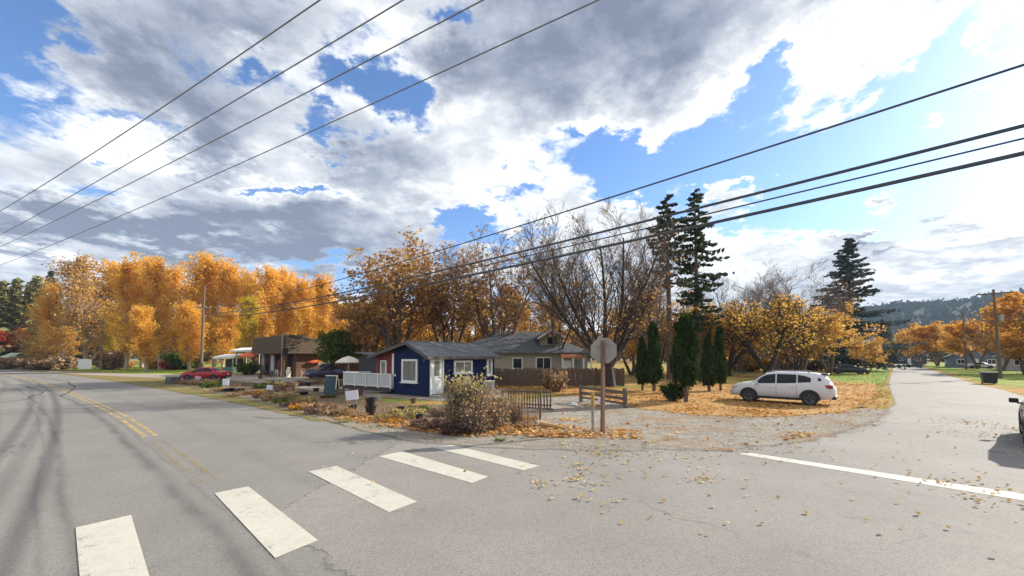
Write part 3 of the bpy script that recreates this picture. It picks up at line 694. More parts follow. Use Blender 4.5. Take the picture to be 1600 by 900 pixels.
# green roofed hut at the far end of the road
gx, gz = XZ(25, 560, 92)
gh = thing('green_hut', 'small pale hut with a green roof under the red maple', 'hut', (gx, 92, 0), R(-20))
MB().box((0, 0, 1.2), (4.2, 3.2, 2.4)).build('wall', mat('hut_wall', (.35, .42, .40), (.28, .34, .33), scale=3, rough=.8), gh)
MB().slab([(-2.5, -2, 2.35), (2.5, -2, 2.35), (2.5, 0, 3.5), (-2.5, 0, 3.5)], .1).slab([(-2.5, 2, 2.35), (2.5, 2, 2.35), (2.5, .002, 3.5), (-2.5, .002, 3.5)], .1).build('roof', mat('hut_roof', (.42, .52, .44), (.34, .44, .38), scale=3, rough=.6), gh)
MB().box((.9, -1.62, 1.1), (1.5, .05, 1.9)).build('door', M_green, gh)

# houses along the side street
def small_house(px, Y, w, d, h, rh, wall, roof_m, label, rz, doors=True):
    x, _ = XZ(px, 570, Y)
    t = thing('street_house', label, 'house', (x, Y, 0), rz)
    MB().prism([(-w/2, 0), (w/2, 0), (w/2, h), (0, h + rh), (-w/2, h)], lambda a, z, q: (a, q, z), -d/2, d/2).build('wall', wall, t)
    s_ = rh / (w/2)
    MB().slab([(0, -d/2-.4, h+rh+.1), (-w/2-.5, -d/2-.4, h-.5*s_+.1), (-w/2-.5, d/2+.4, h-.5*s_+.1), (0, d/2+.4, h+rh+.1)], .14).slab([(.004, -d/2-.4, h+rh+.1), (w/2+.5, -d/2-.4, h-.5*s_+.1), (w/2+.5, d/2+.4, h-.5*s_+.1), (.004, d/2+.4, h+rh+.1)], .14).build('roof', roof_m, t)
    window(t, (-w*.25, -d/2-.03, h*.55), 1.3, 1.1, 0, .1, (0,), glass=M_glass)
    window(t, (w*.27, -d/2-.03, h*.55), 1.3, 1.1, 0, .1, (0,), glass=M_glass)
    MB().box((0, -d/2-.03, 1.05), (.95, .06, 2.1)).build('door', M_white, t)
    for q in (-d*.2, d*.2): window(t, (-w/2-.03, q, h*.55), 1.2, 1.1, R(-90), .1, (0,), glass=M_glass)
    return t
small_house(1612, 76, 8, 9, 2.7, 2.0, mat('lilac_siding', (.42, .42, .46), (.35, .35, .39), scale=3, rough=.8), M_shing, 'pale grey house among orange trees past the dark bin', R(-45))
small_house(1521, 96, 9, 9, 2.6, 1.8, mat('blue_siding', (.14, .18, .26), (.11, .14, .21), scale=3, rough=.8), M_shing, 'blue grey house half hidden behind street trees', R(-45))
small_house(1421, 150, 9, 9, 3.0, 2.4, mat('slate_siding', (.06, .07, .10), (.05, .055, .08), scale=3, rough=.8), M_shing, 'dark house at the far end of the side street', R(-45))

# ------------------------------------------------------------------ fences
fence = thing('board_fence', 'weathered dark board fence in front of the beige house', 'fence', (-2.0, 34.6, 0), R(-3))
bmesh_v = [MB().box((0, 0, h/2 + .05), (.148, .024, h)).mesh('board') for h in (1.42, 1.5, 1.55, 1.47)]
for i in range(76):
    o = link('board', bmesh_v[rnd.randrange(4)], M_wood, fence, (i * .154, rnd.uniform(-.012, .012), 0)); o.rotation_euler.y = rnd.uniform(-.012, .012)
for z in (.4, 1.2): MB().box((5.8, .045, z), (11.6, .04, .09)).build('rail', M_wood_h, fence)
for i in range(6): MB().box((i * 2.3, .1, .8), (.1, .1, 1.6)).build('post', M_wood, fence)

pk = thing('picket_panel', 'loose brown picket fence panel beside the tall shrub', 'fence', (*G(786, 636), 0))
e0, e1 = Vector(G(786, 636)), Vector(G(860, 641)); dv = e1 - e0; plen = dv.length; pk.rotation_euler.z = math.atan2(dv.y, dv.x)
pm = MB().box((0, 0, .52), (.072, .022, .88)).mesh('picket')
npk = 18
for i in range(npk):
    o = link('picket', pm, M_wood, pk, (plen * i / (npk - 1), -.02, rnd.uniform(-.02, .02))); o.rotation_euler.y = rnd.uniform(-.03, .03)
for z in (.22, .82): MB().box((plen/2, .012, z), (plen + .1, .035, .06)).build('rail', M_wood_h, pk)
MB().box((plen/2, 0, .06), (plen + .3, .1, .05)).build('rail', M_wood, pk)
st = thing('wooden_stake', 'rough brown stake standing before the picket panel', 'stake', (*G(844, 656), 0))
MB().tube([(0, 0, 0), (.02, 0, .7), (.01, .01, 1.35)], [.045, .042, .036], 7).build('stake_shaft', M_wood, st)
st = thing('thin_stake', 'thin rusty stake in front of the shrub by the picket panel', 'stake', (*G(825, 674), 0))
MB().tube([(0, 0, 0), (.0, .01, .85)], [.02, .016], 6).build('stake_shaft', M_wood, st)

f0, f1 = Vector(G(908, 629)), Vector(G(977, 638)); dv = f1 - f0; rl_ = dv.length
rf_ = thing('rail_fence', 'short grey two rail fence behind the stop sign post', 'fence', (f0.x, f0.y, 0), math.atan2(dv.y, dv.x))
for x, h in ((0, .92), (rl_, .98)): MB().box((x, 0, h/2), (.15, .15, h), 0, R(2)).build('post', M_wood_h, rf_)
for z, h in ((.80, .16), (.50, .15), (.26, .10)): MB().box((rl_/2, -.02 if z != .5 else .0, z), (rl_ - .12, .05, h), 0, 0, R(1.5)).build('rail', M_wood_h, rf_)

# ------------------------------------------------------------------ signs and poles
sxg, syg = G(941.5, 678)
ss = thing('stop_sign', 'grey back of an octagonal road sign on a brown timber post', 'road sign', (sxg, syg, 0), R(-14))
sp = MB().tube([(0, 0, 0), (.02, 0, 1.2), (.04, 0, 3.05)], [.075, .072, .068], 4); sp.build('post', mat('sign_post', (.23, .13, .085), (.14, .085, .06), scale=4, rough=.85, bump=.4, stretch=(4, 4, .3)), ss)
M_signback = mat('sign_back', (.33, .31, .275), (.26, .245, .22), scale=3, rough=.55, metal=.3)
oc = [(.42/math.cos(R(22.5))*math.cos(R(22.5 + 45*i)), .42/math.cos(R(22.5))*math.sin(R(22.5 + 45*i))) for i in range(8)]
MB().prism(oc, lambda a, c_, t: (a + .06, t, c_ + 2.72), .075, .082).build('plate', M_signback, ss)
MB().prism([(a*.985, c_*.985) for a, c_ in oc], lambda a, c_, t: (a + .06, t, c_ + 2.72), .083, .086).build('face', mat('sign_red', (.45, .02, .02), (.4, .02, .02), rough=.4), ss)
for z in (2.58, 2.86): MB().box((.06, .066, z), (.74, .02, .035)).build('brace', M_signback, ss)
for z in (2.45, 2.98): MB().lathe([(0, 0), (.02, 0), (.02, .012), (0, .016)], (.05, -.072, z), 6).build('bolt', M_steel, ss)
# lettering on the far side of the plate, turned away from the camera
fc = bpy.data.curves.new('lettering', 'FONT'); fc.body = 'STOP'; fc.size = .34; fc.align_x = 'CENTER'; fc.align_y = 'CENTER'; fc.extrude = .001
fo = bpy.data.objects.new('lettering', fc); lme = bpy.data.meshes.new_from_object(fo); bpy.data.objects.remove(fo); bpy.data.curves.remove(fc)
lo_ = link('lettering', lme, M_white, ss); lo_.location = (.06, .0885, 2.72); lo_.rotation_euler = (R(90), 0, R(180))

mk = thing('marker_post', 'slim grey post with a yellow top beside the sign post', 'post', (*G(926.5, 676), 0), R(5))
MB().tube([(0, 0, 0), (0, 0, .86)], .05, 8).build('post_shaft', mat('old_grey_post', (.34, .31, .29), (.26, .24, .23), scale=6, rough=.8), mk)
MB().tube([(0, 0, .861), (0, 0, 1.30)], .062, 8).build('post_top', mat('post_yellow', (.42, .28, .08), (.32, .2, .06), scale=6, rough=.7), mk)

ux, uy = XZ(317, 500, 50)[0], 50.0
def pole(name, label, x, y, h, lean=0.0, arms=(), gear=False, r=.17):
    t = thing(name, label, 'pole', (x, y, 0), 0)
    MB().tube([(0, 0, 0), (lean*h*.5, 0, h*.5), (lean*h, 0, h)], [r, r*.85, r*.65], 10).build('pole_shaft', M_pole, t)
    for (z, w, a) in arms:
        MB().box((lean*z, -.12, z), (w, .11, .14), a).build('crossarm', M_wood_h, t)
        for q in (-.46, -.18, .18, .46):
            MB().lathe([(0, 0), (.05, 0), (.06, .08), (.03, .14), (.05, .2), (0, .22)], (lean*z + q*w*math.cos(a), -.12 + q*w*math.sin(a), z + .07), 8).build('insulator', M_steel, t)
    if gear:
        MB().lathe([(0, 0), (.22, .02), (.24, .1), (.24, .7), (.2, .78), (0, .8)], (lean*7 + .36, -.2, 6.6), 12).build('transformer', M_steel, t)
    return t
up = pole('utility_pole', 'tall dark utility pole in front of the red car', ux, uy, 11.5, .003, ((8.75, 1.6, R(45)),))
pole('utility_pole', 'bare pale pole on the lawn by the blank white sign', XZ(160, 500, 72)[0], 72, 9.4, .01)
pole('utility_pole', 'utility pole with a crossarm by the dark bin', XZ(1562, 560, 46)[0], 46, 10.4, -.03, ((9.9, 2.6, R(-45)),), True)
pole('utility_pole', 'slimmer utility pole farther up the side street', XZ(1509, 560, 80)[0], 80, 11.5, -.012, ((10.9, 2.4, R(-45)),))
pole('utility_pole', 'farthest thin utility pole beside orange street trees', XZ(1496, 560, 112)[0], 112, 13, 0, ((12.4, 2.2, R(-45)),))

def wire(label, a, b, sag, r, group, t0, t1, n=48, mt=None):
    """hung line through a and b, carried on past both"""
    pts = []; a, b = Vector(a), Vector(b)
    for i in range(n + 1):
        t = t0 + (t1 - t0) * i / n; p = a + (b - a) * t; p.z -= sag * 4 * t * (1 - t); pts.append(p)
    base = pts[0].copy()
    o = MB().tube([p - base for p in pts], r, 5).build('power_line', mt or M_wire, None, smooth=True); o.location = base
    return tag(o, label, 'wire', group)
def P3(px, py, Y):
    x, z = XZ(px, py, Y); return (x, Y, z)
gB = 'lines from the utility pole across the corner'
for (p0, p1, r, lab, Y1) in [((322, 483), (1600, 101), .022, 'topmost line running from the utility pole across the corner', 6.0), ((322, 490), (1600, 196), .034, 'second line down, thick, running from the utility pole across the corner', 6.2),
      ((322, 492), (1600, 216), .018, 'third line down, thin, running from the utility pole across the corner', 6.3), ((321, 496), (1600, 239), .040, 'lowest thick cable running from the utility pole across the corner', 6.3)]:
    wire(lab, P3(*p0, uy - .3), P3(*p1, Y1), .65, r, gB, 0.0, 1.3)
gA = 'lines high over the main road'
for (p0, p1, Y0, Y1, lab) in (((0, 330), (500, 0), 18, 7.4, 'high road line nearest the upper corner of the sky'), ((0, 367), (630, 0), 21.7, 7.4, 'second high road line from the upper corner'),
                      ((2, 385), (755, 0), 24, 7.5, 'third high road line from the upper corner'), ((75, 385), (935, 0), 24, 7.6, 'high road line hanging nearest the orange poplars')):
    wire(lab, P3(*p0, Y0), P3(*p1, Y1), .12, .015, gA, -.5, 1.6, mt=M_wire_pale)

# ------------------------------------------------------------------ vehicles
def vehicle(name, label, cat_, loc, rz, paint, P, group=None):
    """P: L, W, H, stations [(x, z_bottom, z_top, belt, roof_half)], glass lists; local x forwards from the rear bumper, y left"""
    t = thing(name, label, cat_, loc, rz, group)
    W2 = P['W'] / 2; S = P['st']
    def at(x):
        for a, c_ in zip(S, S[1:]):
            if x <= c_[0]:
                k = max(0.0, (x - a[0]) / (c_[0] - a[0])); return [a[i] + (c_[i] - a[i]) * k for i in range(len(a))]
        return list(S[-1])
    def wx(x): # plan rounding
        e = min(x, P['L'] - x); k = min(1.0, max(0.0, e / .55)); return .80 + .20 * (1 - (1 - k) ** 2)
    def half(x):
        _, zb, zt, belt, rh = at(x); w = W2 * wx(x); cab = zt > belt + .12
        top = rh * W2 * (wx(x) if not cab else 1)
        pts = [(0, zb), (w * .86, zb), (w * .965, zb + .10), (w * 1.0, zb + (belt - zb) * .45), (w * .985, belt - .10), (w * .955, belt)]
        if cab: pts += [(top + .04 + (w * .955 - top - .04) * .45, belt + (zt - .09 - belt) * .5), (top + .04, zt - .09), (top - .05, zt - .025), (top * .6, zt + .005), (0, zt + .012)]
        else: pts += [(w * .94, belt + (zt - belt) * .4), (w * .9, zt - .015), (w * .8, zt), (w * .5, zt + .02), (0, zt + .028)]
        return pts
    xs = sorted(set([s_[0] for s_ in S] + [P['L'] * i / 46 for i in range(47)]))
    b = MB(); n = 11; rows = []
    for x in xs:
        h = half(x); row = [(x, y, z) for y, z in h] + [(x, -y, z) for y, z in reversed(h[1:-1])]
        rows.append(len(b.v)); b.v.extend(row)
    m_ = 2 * n - 2
    for i in range(len(xs) - 1):
        for j in range(m_): b.f.append((rows[i] + j, rows[i] + (j + 1) % m_, rows[i+1] + (j + 1) % m_, rows[i+1] + j))
    b.f.append(tuple(rows[0] + j for j in range(m_))); b.f.append(tuple(rows[-1] + j for j in reversed(range(m_))))
    body = b.build('body', paint, t, smooth=True)
    def ys(x, z):
        h = half(x)[3:9]
        for (y0, z0), (y1, z1) in zip(h, h[1:]):
            if z0 <= z <= z1 and z1 > z0: return y0 + (y1 - y0) * (z - z0) / (z1 - z0)
        return h[-1][0] if z > h[-1][1] else h[0][0]
    for sd in (1, -1):
        for pane in P['side']:
            g_ = MB(); lo, hi = [], []
            for (x, z0, z1) in pane:
                for k in range(4):
                    z = z0 + (z1 - z0) * k / 3; g_.v.append((x, sd * (ys(x, z) + .009), z))
            for i in range(len(pane) - 1):
                for k in range(3): g_.f.append((i*4+k, i*4+k+1, (i+1)*4+k+1, (i+1)*4+k))
            g_.build('side_window', M_glass, t, smooth=True)
        for x in P.get('seams', ()):
            q = MB()
            zs = [at(x)[1] + .12 + (at(x)[3] - at(x)[1] - .14) * k / 5 for k in range(6)]
            q.tube([(x, sd * (ys(x, z) + .001), z) for z in zs], .006, 4); q.build('door_seam', M_black, t)
        for x in P.get('handles', ()):
            MB().box((x, sd * (ys(x, at(x)[3] - .14) + .02), at(x)[3] - .14), (.2, .03, .035)).build('handle', paint, t)
        mx = P['mirror']; my = ys(mx, at(mx)[3])
        mi = MB().box((mx - .03, sd * (my + .15), P.get('mz', at(mx)[3] + .09)), (.12, .20, .15)).box((mx, sd * (my + .03), at(mx)[3] + .03), (.06, .12, .05)); mi.build('mirror', P.get('mirror_mat', paint), t, bevel=.02)
        sl_ = MB().box(((P['wheels'][0] + P['wheels'][1]) / 2, sd * W2 * .955, P['sill']), (P['wheels'][1] - P['wheels'][0] - 2 * P['R'], .09, .12)); sl_.build('sill', M_black, t)
        for wxp in P['wheels']:
            wb = P['R']; k = MB(); arc = [(wxp + (wb + .07) * math.cos(a), max(P['sill'] - .03, wb + (wb + .07) * math.sin(a))) for a in [math.pi * i / 14 - .35 for i in range(18)]]
            k.prism(arc, lambda a, c_, q: (a, sd * q, c_), W2 - .28, W2 * 1.003); k.build('wheel_arch', M_black, t)
            w_ = bpy.data.objects.new('wheel', None); C.objects.link(w_); w_.parent = t; w_.location = (wxp, sd * (W2 - .10), wb)
            ty = MB(); pr = [(wb * .66, -.11), (wb * .93, -.115), (wb, -.08), (wb, .08), (wb * .93, .115), (wb * .66, .11)]
            o_ = len(ty.v)
            for (r_, yy) in pr:
                for j in range(24): ty.v.append((r_ * math.cos(j * math.pi / 12), yy, r_ * math.sin(j * math.pi / 12)))
            for i in range(5):
                for j in range(24): ty.f.append((i*24+j, i*24+(j+1) % 24, (i+1)*24+(j+1) % 24, (i+1)*24+j))
            ty.build('tyre', M_rubber, w_, smooth=True)
            rim = MB(); rim.prism([(wb*.66*math.cos(j*math.pi/10), wb*.66*math.sin(j*math.pi/10)) for j in range(20)], lambda a, c_, q: (a, q, c_), sd * .02, sd * .06)
            rim.build('wheel_well', M_black, w_)
            spk = MB()
            for j in range(5):
                a = j * 2 * math.pi / 5 + .3
                for da in (-.17, .17):
                    spk.tube([(.05 * math.cos(a), sd * .085, .05 * math.sin(a)), (wb * .64 * math.cos(a + da), sd * .075, wb * .64 * math.sin(a + da))], [.035, .028], 4)
            ring = [(wb * .64 * math.cos(j*math.pi/12), sd * .085, wb * .64 * math.sin(j*math.pi/12)) for j in range(25)]
            spk.tube(ring, .022, 5, cap=False); spk.build('rim', P.get('rim', M_alu), w_)
    for (x0, x1, z0, z1) in P['screens']:           # windscreen and rear glass lie on the sloping body
        g_ = MB(); K = 7
        for i in range(3):
            x = x0 + (x1 - x0) * i / 2; z = z0 + (z1 - z0) * i / 2
            yw = min(ys(x, min(z, at(x)[2] - .1)), W2) * (.90 if i else .93) - .02
            for k in range(K):
                y = -yw + 2 * yw * k / (K - 1); g_.v.append((x, y, z + .02 - .03 * (2 * k / (K - 1) - 1) ** 2))
        for i in range(2):
            for k in range(K - 1): g_.f.append((i*K+k, i*K+k+1, (i+1)*K+k+1, (i+1)*K+k))
        g_.build('windscreen' if x0 > P['L'] * .45 else 'rear_window', M_glass, t, smooth=True)
    for (nm, x, z, dx, dz, dy, mt) in P['lights']:
        for sd in (1, -1):
            yy = ys(x, z) if z > .35 else W2 * wx(x)
            MB().box((x, sd * (yy - dy / 2 + .012), z), (dx, dy, dz), sd * R(P.get('lrz', 0))).build(nm, mt, t, bevel=.02)
    for (nm, x, z, dx, dy, dz, mt) in P.get('extra', ()):
        MB().box((x, 0, z), (dx, dy, dz)).build(nm, mt, t, bevel=.02)
    if P.get('rails'):
        x0, x1, z = P['rails']
        for sd in (1, -1): MB().tube([(x0, sd * W2 * .66, z - .04), (x0 + .15, sd * W2 * .66, z + .03), (x1 - .15, sd * W2 * .66, z + .03), (x1, sd * W2 * .66, z - .03)], .02, 6).build('roof_rail', M_alu, t)
    return t
M_tail = mat('tail_lamp', (.30, .008, .012), (.22, .006, .01), scale=9, rough=.15, spec=.7)
M_head = mat('head_lamp', (.45, .47, .48), (.3, .32, .33), scale=12, rough=.1, spec=.9)
def carpaint(name, c): return mat(name, c, tuple(v * .93 for v in c[:3]), scale=1.2, rough=.3, spec=.4, coat=.25)
suv = dict(L=4.72, W=1.88, H=1.69, R=.37, sill=.30, wheels=(1.02, 3.74), mirror=3.35, seams=(1.55, 2.45, 3.42), handles=(1.75, 2.68), rails=(1.0, 2.9, 1.70),
  st=[(0, .42, .86, .80, .80), (.10, .36, 1.02, .93, .82), (.22, .34, 1.28, 1.08, .74), (.42, .33, 1.55, 1.10, .70), (.75, .32, 1.65, 1.10, .69), (1.6, .31, 1.69, 1.06, .69), (2.5, .31, 1.68, 1.02, .69), (2.95, .31, 1.60, 1.0, .69), (3.35, .31, 1.33, .99, .73), (3.62, .31, 1.09, .98, .84), (4.1, .31, 1.03, .93, .84), (4.45, .33, .93, .84, .82), (4.62, .36, .80, .74, .80), (4.72, .42, .66, .6, .80)],
  side=[[(.95, 1.19, 1.40), (1.2, 1.17, 1.50), (1.50, 1.14, 1.55)], [(1.56, 1.13, 1.56), (2.0, 1.10, 1.57), (2.42, 1.08, 1.57)], [(2.48, 1.08, 1.57), (2.85, 1.06, 1.52), (3.1, 1.05, 1.40), (3.3, 1.05, 1.22), (3.42, 1.045, 1.12)], [(.52, 1.28, 1.36), (.66, 1.24, 1.43)]],
  screens=[(3.60, 2.98, 1.12, 1.60), (.20, .45, 1.24, 1.58)],
  lights=[('taillight', .30, .98, .46, .17, .10, M_tail), ('headlight', 4.36, .80, .44, .13, .12, M_head), ('fog_light', 4.58, .55, .06, .1, .2, M_black)],
  extra=[('rear_bumper', .06, .42, .20, 1.55, .16, M_black), ('rear_spoiler', .40, 1.60, .30, 1.1, .04, M_black), ('number_plate', -.005, .75, .02, .32, .16, M_white), ('grille', 4.66, .66, .10, .8, .16, M_black), ('front_bumper', 4.66, .40, .1, 1.3, .12, M_black)])
fw, rw = Vector(G(1167, 628)), Vector(G(1265.5, 634.5))
hd = (fw - rw).normalized(); rz = math.atan2(hd.y, hd.x)
lf = Vector((-hd.y, hd.x))
org = rw - hd * 1.02 - lf * (.94 - .1)
vehicle('suv', 'white SUV parked on the leaf covered verge', 'car', (org.x, org.y, 0.03), rz, carpaint('white_car_paint', (.62, .61, .62)), suv)

# dark SUV leaving up the side street, mostly outside the frame
dk = dict(suv); dk['mirror_mat'] = M_black; dk['mz'] = 1.10
a = R(50.4)
rear = Vector((13.70, 10.68)); hd2 = Vector((math.sin(a), math.cos(a)))
right = Vector((hd2.y, -hd2.x)); o2 = rear + right * .94
vehicle('suv', 'dark SUV at the frame edge driving up the side street', 'car', (o2.x, o2.y, .012), math.atan2(hd2.y, hd2.x), carpaint('dark_maroon_paint', (.035, .012, .016)), dk)

sed = dict(L=4.4, W=1.76, H=1.43, R=.31, sill=.27, wheels=(.95, 3.5), mirror=3.0, seams=(1.3, 2.2, 3.1), handles=(1.5, 2.45), mirror_mat=M_black,
  st=[(0, .42, .74, .68, .8), (.12, .34, .90, .82, .84), (.5, .28, .97, .90, .84), (.95, .27, 1.06, .92, .76), (1.3, .27, 1.32, .93, .69), (1.75, .27, 1.42, .92, .67), (2.4, .27, 1.41, .90, .67), (2.8, .27, 1.28, .89, .70), (3.25, .27, .98, .87, .84), (3.8, .28, .91, .82, .84), (4.2, .32, .80, .73, .82), (4.4, .40, .6, .55, .8)],
  side=[[(1.18, .98, 1.14), (1.4, .975, 1.26), (1.75, .97, 1.32), (2.15, .96, 1.32)], [(2.22, .96, 1.32), (2.5, .95, 1.29), (2.8, .94, 1.17), (3.05, .93, 1.02)]],
  screens=[(3.2, 2.72, 1.0, 1.30), (.90, 1.32, 1.06, 1.32)],
  lights=[('taillight', .16, .78, .24, .2, .13, M_tail), ('headlight', 4.14, .66, .3, .14, .11, M_head)],
  extra=[('rear_bumper', .04, .45, .12, 1.4, .14, M_black), ('number_plate', -.005, .68, .02, .32, .14, M_white), ('front_bumper', 4.36, .42, .1, 1.2, .12, M_black)])
rx, ry = G(350, 594.5)
vehicle('red_car', 'red sedan parked on the gravel behind the utility pole', 'car', (rx + .2, ry + .3, .02), R(186), carpaint('red_car_paint', (.42, .012, .03)), sed)
px_, py_ = G(466, 594)
vehicle('purple_car', 'dark purple car parked in front of the brown shop', 'car', (px_ + 4.0, py_ + 3.0, .02), R(215), carpaint('purple_car_paint', (.04, .03, .075)), sed)
truck = dict(suv); truck['st'] = [(0, .5, 1.0, .93, .86), (.1, .45, 1.10, 1.02, .88), (1.55, .42, 1.12, 1.04, .9), (1.62, .42, 1.45, 1.08, .74), (1.8, .42, 1.74, 1.08, .70), (2.7, .42, 1.74, 1.06, .70), (3.2, .42, 1.40, 1.05, .76), (3.42, .42, 1.17, 1.04, .88), (4.3, .42, 1.10, 1.0, .88), (4.6, .45, .96, .9, .86), (4.72, .5, .75, .7, .84)]
truck['side'] = [[(1.78, 1.14, 1.58), (2.3, 1.12, 1.62), (2.7, 1.11, 1.58), (3.0, 1.10, 1.42), (3.25, 1.09, 1.2)]]; truck['screens'] = [(3.36, 2.85, 1.2, 1.66)]; truck['rails'] = None
truck['lights'] = [('taillight', .08, .92, .12, .1, .26, M_tail), ('headlight', 4.55, .84, .16, .24, .14, M_head)]; truck['handles'] = (2.0,); truck['seams'] = (1.75, 3.2)
tx_, ty_ = XZ(513, 580, 46)[0], 46
vehicle('pickup_truck', 'dark blue pickup parked behind the folding board', 'pickup', (tx_ - 2.2, ty_, .02), R(-6), carpaint('navy_truck_paint', (.018, .028, .06)), truck)
bx, by = XZ(1296, 570, 60)[0], 60
vehicle('black_car', 'low dark car under the big conifer beyond the lawn', 'car', (bx, by, .02), R(-30), carpaint('black_car_paint', (.015, .016, .018)), sed)
wx_ = XZ(1508, 572, 88)[0]
vehicle('white_car', 'small pale car by the blue grey street house', 'car', (wx_, 88, .02), R(-40), MATS['white_car_paint'], sed)

# ------------------------------------------------------------------ small objects of the sales yard and street
def board_sign(label, px, py_base, w, h, stakeh, mt, rz=0.0, tilt=0.0, name='yard_sign'):
    t = thing(name, label, 'sign', (*G(px, py_base), 0), rz)
    MB().box((0, 0, stakeh + h/2), (w, .02, h), 0, 0, tilt).build('board', mt, t)
    for q in (-.35, .35): MB().box((q * w, .02, (stakeh + h*.5)/2), (.03, .02, stakeh + h*.5)).build('leg', M_steel, t)
    return t
bs = board_sign('blank white board sign on the lawn by the bare pole', 132, 578.5, 4.3, 1.9, .25, M_white, R(-18))
board_sign('small white sign on dark stand near the red car', 352.5, 607, .62, .52, .25, M_sign_white, R(-12))
board_sign('tiny white tag sign among the brown plants', 421, 613, .38, .34, .18, M_sign_white, R(20), R(8))
board_sign('tilted white lilac sign before the white deck', 549.5, 634, .66, .48, .30, M_sign_white, R(-6), R(-7))
board_sign('pink board leaning in the planting bed by the red car', 309, 600, .75, .60, .12, M_pink, R(-15), R(6), 'pink_board')

ab = thing('folding_board', 'dark blue folding chalkboard with a cream edge', 'sign', (*G(518, 616), 0), R(-12))
for sd in (1, -1):
    MB().add([(-.46, sd*.24, 0), (.46, sd*.24, 0), (.40, sd*.02, 1.22), (-.40, sd*.02, 1.22), (-.46, sd*.27, 0), (.46, sd*.27, 0), (.40, sd*.05, 1.22), (-.40, sd*.05, 1.22)], [(0,1,2,3),(7,6,5,4),(0,4,5,1),(1,5,6,2),(2,6,7,3),(3,7,4,0)]).build('chalk_panel', M_bluegrey, ab)
    MB().tube([(.47, sd*.25, 0), (.42, sd*.03, 1.26)], .028, 5).build('edge_strip', M_creamcl, ab)
MB().box((0, 0, 1.25), (.9, .14, .05)).build('top_rail', M_creamcl, ab)

gb = thing('grey_crate', 'grey slatted crate at the tip of the planting bed', 'crate', (*G(270.5, 600), 0), R(-20))
for k in range(4): MB().box((0, 0, .10 + k * .16), (.8, .7, .13)).build('slat', M_shing, gb)
for x in (-.4, .4):
    for y in (-.35, .35): MB().box((x, y, .34), (.07, .07, .68)).build('corner', M_shing, gb)

def pot(label, px, py, r, h, plant=None, mt=None, z=0.0):
    t = thing('plant_pot', label, 'plant pot', (*G(px, py), z), rnd.uniform(0, 3))
    MB().lathe([(r*.74, 0), (r*.98, h*.86), (r*1.08, h*.86), (r*1.1, h), (r*.96, h), (r*.9, h*.8)], n=14).build('pot', mt or M_black, t, smooth=True)
    MB().lathe([(0, h*.74), (r*.9, h*.8)], n=14).build('soil', M_soil, t)
    return t
pot('lower of two stacked black nursery pots', 579, 648.5, .235, .40)
pot('upper of two stacked black nursery pots', 579, 648.5, .22, .36, z=.40)
pot('squat black pot lying beside the stacked pots', 551, 640, .22, .22)
pot('single black pot in front of the blue house gable', 626, 645, .17, .28)
pot('low black tub among the brown plants', 472, 617, .42, .22)
pot('wide black tray pot by the small white sign', 358, 612, .36, .26)
pot('shallow black pot near the orange flower pot', 374, 612, .34, .22)
pot('little black pot at the foot of the folding board', 505, 622, .2, .12)

def umbrella(label, px, py_top, Y, w, cloth, h=None):
    x, zt_ = XZ(px, py_top, Y)
    t = thing('patio_umbrella', label, 'umbrella', (x, Y, 0), rnd.uniform(0, 1), 'patio umbrellas around the shop')
    MB().tube([(0, 0, 0), (0, 0, zt_)], .03, 6).build('pole', M_white, t)
    MB().lathe([(.28, 0), (.28, .1), (.05, .16)], n=10).build('base', M_concrete, t)
    cn = MB(); cn.v.append((0, 0, zt_))
    for ring, (rr, dz) in enumerate(((.5, -.22), (1.0, -.62))):
        for j in range(16):
            q = rr * w / 2 * (1 if j % 2 == 0 else .93); cn.v.append((q * math.cos(j*math.pi/8), q * math.sin(j*math.pi/8), zt_ + dz * w / 2.6 - (0 if j % 2 == 0 else -.02)))
    for j in range(16): cn.f.append((0, 1 + j, 1 + (j+1) % 16)); cn.f.append((1 + j, 17 + j, 17 + (j+1) % 16, 1 + (j+1) % 16))
    for j in range(16):
        a_ = cn.v[17 + j]; cn.v.append((a_[0], a_[1], a_[2] - .13))
    for j in range(16): cn.f.append((17 + j, 33 + j, 33 + (j+1) % 16, 17 + (j+1) % 16))
    cn.build('canopy', cloth, t)
umbrella('orange patio umbrella by the white shelter', 389, 550, 57, 2.6, M_orangecl)
umbrella('orange red patio umbrella behind the dark cars', 490, 557, 52, 3.0, M_orangecl)
umbrella('pale yellow patio umbrella beside the orange one', 513, 561, 48, 2.4, M_yellowcl)
umbrella('cream patio umbrella left of the dark shed', 545, 556, 42, 2.6, M_creamcl)

def statue(label, px, py_base, py_top, prof_n):
    x, y = G(px, py_base); h = XZ(px, py_top, y)[1]
    t = thing('garden_statue', label, 'statue', (x, y, 0), rnd.uniform(0, 2))
    profs = [[(.28, 0), (.28, .12), (.16, .16), (.2, .45), (.24, .62), (.12, .78), (.15, .86), (.16, .95), (.06, 1.0)],
             [(.34, 0), (.30, .1), (.10, .2), (.09, .5), (.32, .7), (.40, .78), (.1, .8), (.07, .95), (.02, 1.0)],
             [(.25, 0), (.25, .35), (.2, .38), (.12, .5), (.26, .8), (.30, .95), (.22, 1.0)]]
    MB().lathe([(r * 1.25, z * h) for r, z in profs[prof_n]], n=14).build('stone_body', M_creamcl if prof_n == 0 else M_white, t, smooth=True)
    MB().box((0, 0, .05), (.7, .7, .1)).build('plinth', M_concrete, t)
statue('cream garden statue standing before the shop corner', 450.5, 591, 574, 0)
statue('tall white garden urn behind the cream statue', 454, 586, 562, 2)
statue('white tiered garden fountain near the shop', 465, 586, 566, 1)

